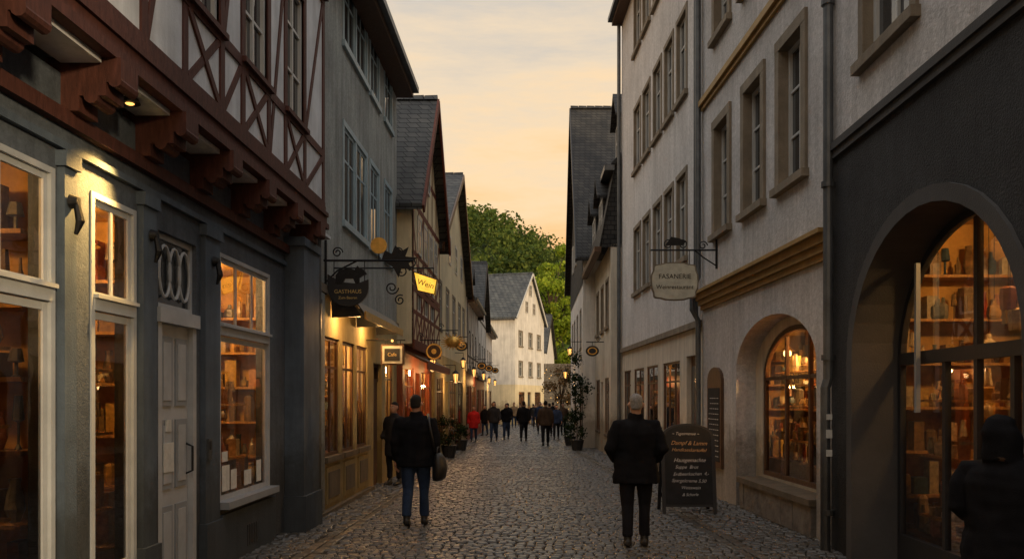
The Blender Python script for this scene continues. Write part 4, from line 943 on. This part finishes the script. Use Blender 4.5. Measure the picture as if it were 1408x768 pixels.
for x in (2.15,2.67): tube(mb,[(x,y,4.22),(x,y,3.95)],.007,'iron',5)
scroll(mb,2.3,y,4.32,.09,1.6); scroll(mb,2.55,y,4.32,.09,1.6,-1,math.pi); prism(mb,[(2.25,4.3),(2.35,4.45),(2.5,4.42),(2.6,4.36),(2.55,4.3)],y,.015,'iron'); scroll(mb,2.9,y,4.3,.08,1.4)
mb.build('plaque',S); text('FASANERIE',(cx,y-.037,3.76),.115,'lettd',S); text('Weinrestaurant',(cx,y-.037,3.58),.1,'lettd',S)
S=empty('chalkboard_sign',(2.28,12.4,0)); mb=MB(); g=gz(12.4)+.02; hw=.40
def bp(x,z,o=0): return (2.28+x,12.28+z*.16+o,g+z)
prof=[(-hw,.1),(hw,.1),(hw,1.08)]+[(hw*math.cos(a*math.pi/14)*.97,1.1+.22*math.sin(a*math.pi/14)**.8) for a in range(1,14)]+[(-hw,1.08)]
def bprism(Pf,o,th,k):
    f=[bp(x,z,o) for x,z in Pf]; b=[bp(x,z,o+th) for x,z in Pf]; mb.poly(f,k); mb.poly(b[::-1],k)
    for i in range(len(Pf)): j=(i+1)%len(Pf); mb.poly([f[i],f[j],b[j],b[i]],k)
bprism(prof,0,.03,'darkp'); bprism([(x*.91,.14+(z-.1)*.945) for x,z in prof],-.006,.006,'board')
for x in (-hw-.0,hw-.05): mb.hexa([bp(x,0,-.01),bp(x+.05,0,-.01),bp(x+.05,0,.03),bp(x,0,.03),bp(x,1.1,-.01),bp(x+.05,1.1,-.01),bp(x+.05,1.1,.03),bp(x,1.1,.03)],'darkp')
for x in (-hw,hw-.05):
    mb.hexa([(2.28+x,12.80,g),(2.33+x,12.80,g),(2.33+x,12.84,g),(2.28+x,12.84,g),(2.28+x,12.50,g+1.12),(2.33+x,12.50,g+1.12),(2.33+x,12.54,g+1.12),(2.28+x,12.54,g+1.12)],'darkp')
wbox(mb,1.9,2.66,12.77,12.79,g+.2,g+.26,'darkp')
mb.build('board_and_frame',S)
tl=math.atan(.16)
for s_,z,sz,kk in (('~ Tagesmenue ~',1.17,.06,'chalk'),('Dampf & Lamm',1.03,.085,'chalkw'),('Handkaeskartoffel',.93,.07,'chalkw'),('Hausgemachte',.78,.08,'chalk'),('Suppe  Brot',.68,.07,'chalk'),('Erdbeerkuchen  4,-',.58,.068,'chalk'),('Spargelcreme 5,50',.48,.068,'chalk'),('Weisswein',.38,.065,'chalk'),('& Schorle',.28,.06,'chalk')):
    o=text(s_,(2.28+R.uniform(-.04,.04),12.28+z*.16-.011,g+z),sz,kk,S,(math.pi/2-tl,R.uniform(-.03,.03),0),ext=.0003); o.data.shear=.35

# ================================================================ sky, sun, camera
w=bpy.data.worlds.new('World'); sc.world=w; w.use_nodes=True; nt=w.node_tree; bg=nt.nodes['Background']
SE,SA=math.radians(9),math.radians(142)
sky=nt.nodes.new('ShaderNodeTexSky'); sky.sky_type='NISHITA'; sky.sun_disc=False; sky.sun_elevation=SE; sky.sun_rotation=SA; sky.air_density=1.5; sky.dust_density=3
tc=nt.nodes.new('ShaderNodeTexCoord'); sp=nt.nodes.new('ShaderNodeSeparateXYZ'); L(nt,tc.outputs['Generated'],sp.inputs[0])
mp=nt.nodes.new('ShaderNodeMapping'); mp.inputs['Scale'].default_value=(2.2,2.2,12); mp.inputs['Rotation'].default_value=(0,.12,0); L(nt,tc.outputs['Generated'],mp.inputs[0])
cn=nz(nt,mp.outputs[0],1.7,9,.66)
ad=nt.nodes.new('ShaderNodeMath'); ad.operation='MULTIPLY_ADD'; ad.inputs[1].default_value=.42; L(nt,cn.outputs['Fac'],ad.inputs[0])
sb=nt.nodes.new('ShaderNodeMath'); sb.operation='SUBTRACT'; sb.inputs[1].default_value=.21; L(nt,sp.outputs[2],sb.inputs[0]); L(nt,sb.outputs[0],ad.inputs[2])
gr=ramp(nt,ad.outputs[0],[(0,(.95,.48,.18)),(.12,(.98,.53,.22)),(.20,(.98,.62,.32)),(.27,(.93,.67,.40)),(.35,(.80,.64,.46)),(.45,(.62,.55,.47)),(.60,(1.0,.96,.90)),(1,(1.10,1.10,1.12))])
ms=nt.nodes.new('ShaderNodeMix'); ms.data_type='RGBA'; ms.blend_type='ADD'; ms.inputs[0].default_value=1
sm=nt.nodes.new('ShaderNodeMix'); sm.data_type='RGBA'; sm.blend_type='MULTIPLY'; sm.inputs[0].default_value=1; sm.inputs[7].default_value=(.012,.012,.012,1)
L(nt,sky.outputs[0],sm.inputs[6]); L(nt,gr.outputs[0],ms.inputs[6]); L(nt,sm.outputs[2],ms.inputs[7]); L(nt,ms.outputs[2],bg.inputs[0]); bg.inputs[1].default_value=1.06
s=bpy.data.lights.new('sun','SUN'); s.energy=2.3; s.angle=math.radians(6); s.color=(1,.76,.45); so=bpy.data.objects.new('sun',s); sc.collection.objects.link(so)
dv=Vector((math.sin(SA)*math.cos(SE),math.cos(SA)*math.cos(SE),math.sin(SE))); so.rotation_euler=(-dv).to_track_quat('-Z','Y').to_euler()
cam=bpy.data.cameras.new('camera'); co=bpy.data.objects.new('camera',cam); sc.collection.objects.link(co); co.location=(0,0,1.7); co.rotation_euler=(math.pi/2,0,0)
cam.sensor_width=36; cam.lens=1150/1408*36; cam.shift_x=-(735-704)/1408; cam.shift_y=(545-384)/1408; cam.clip_end=2000; sc.camera=co
sc.view_settings.view_transform='Standard'; sc.view_settings.look='None'; sc.view_settings.exposure=0
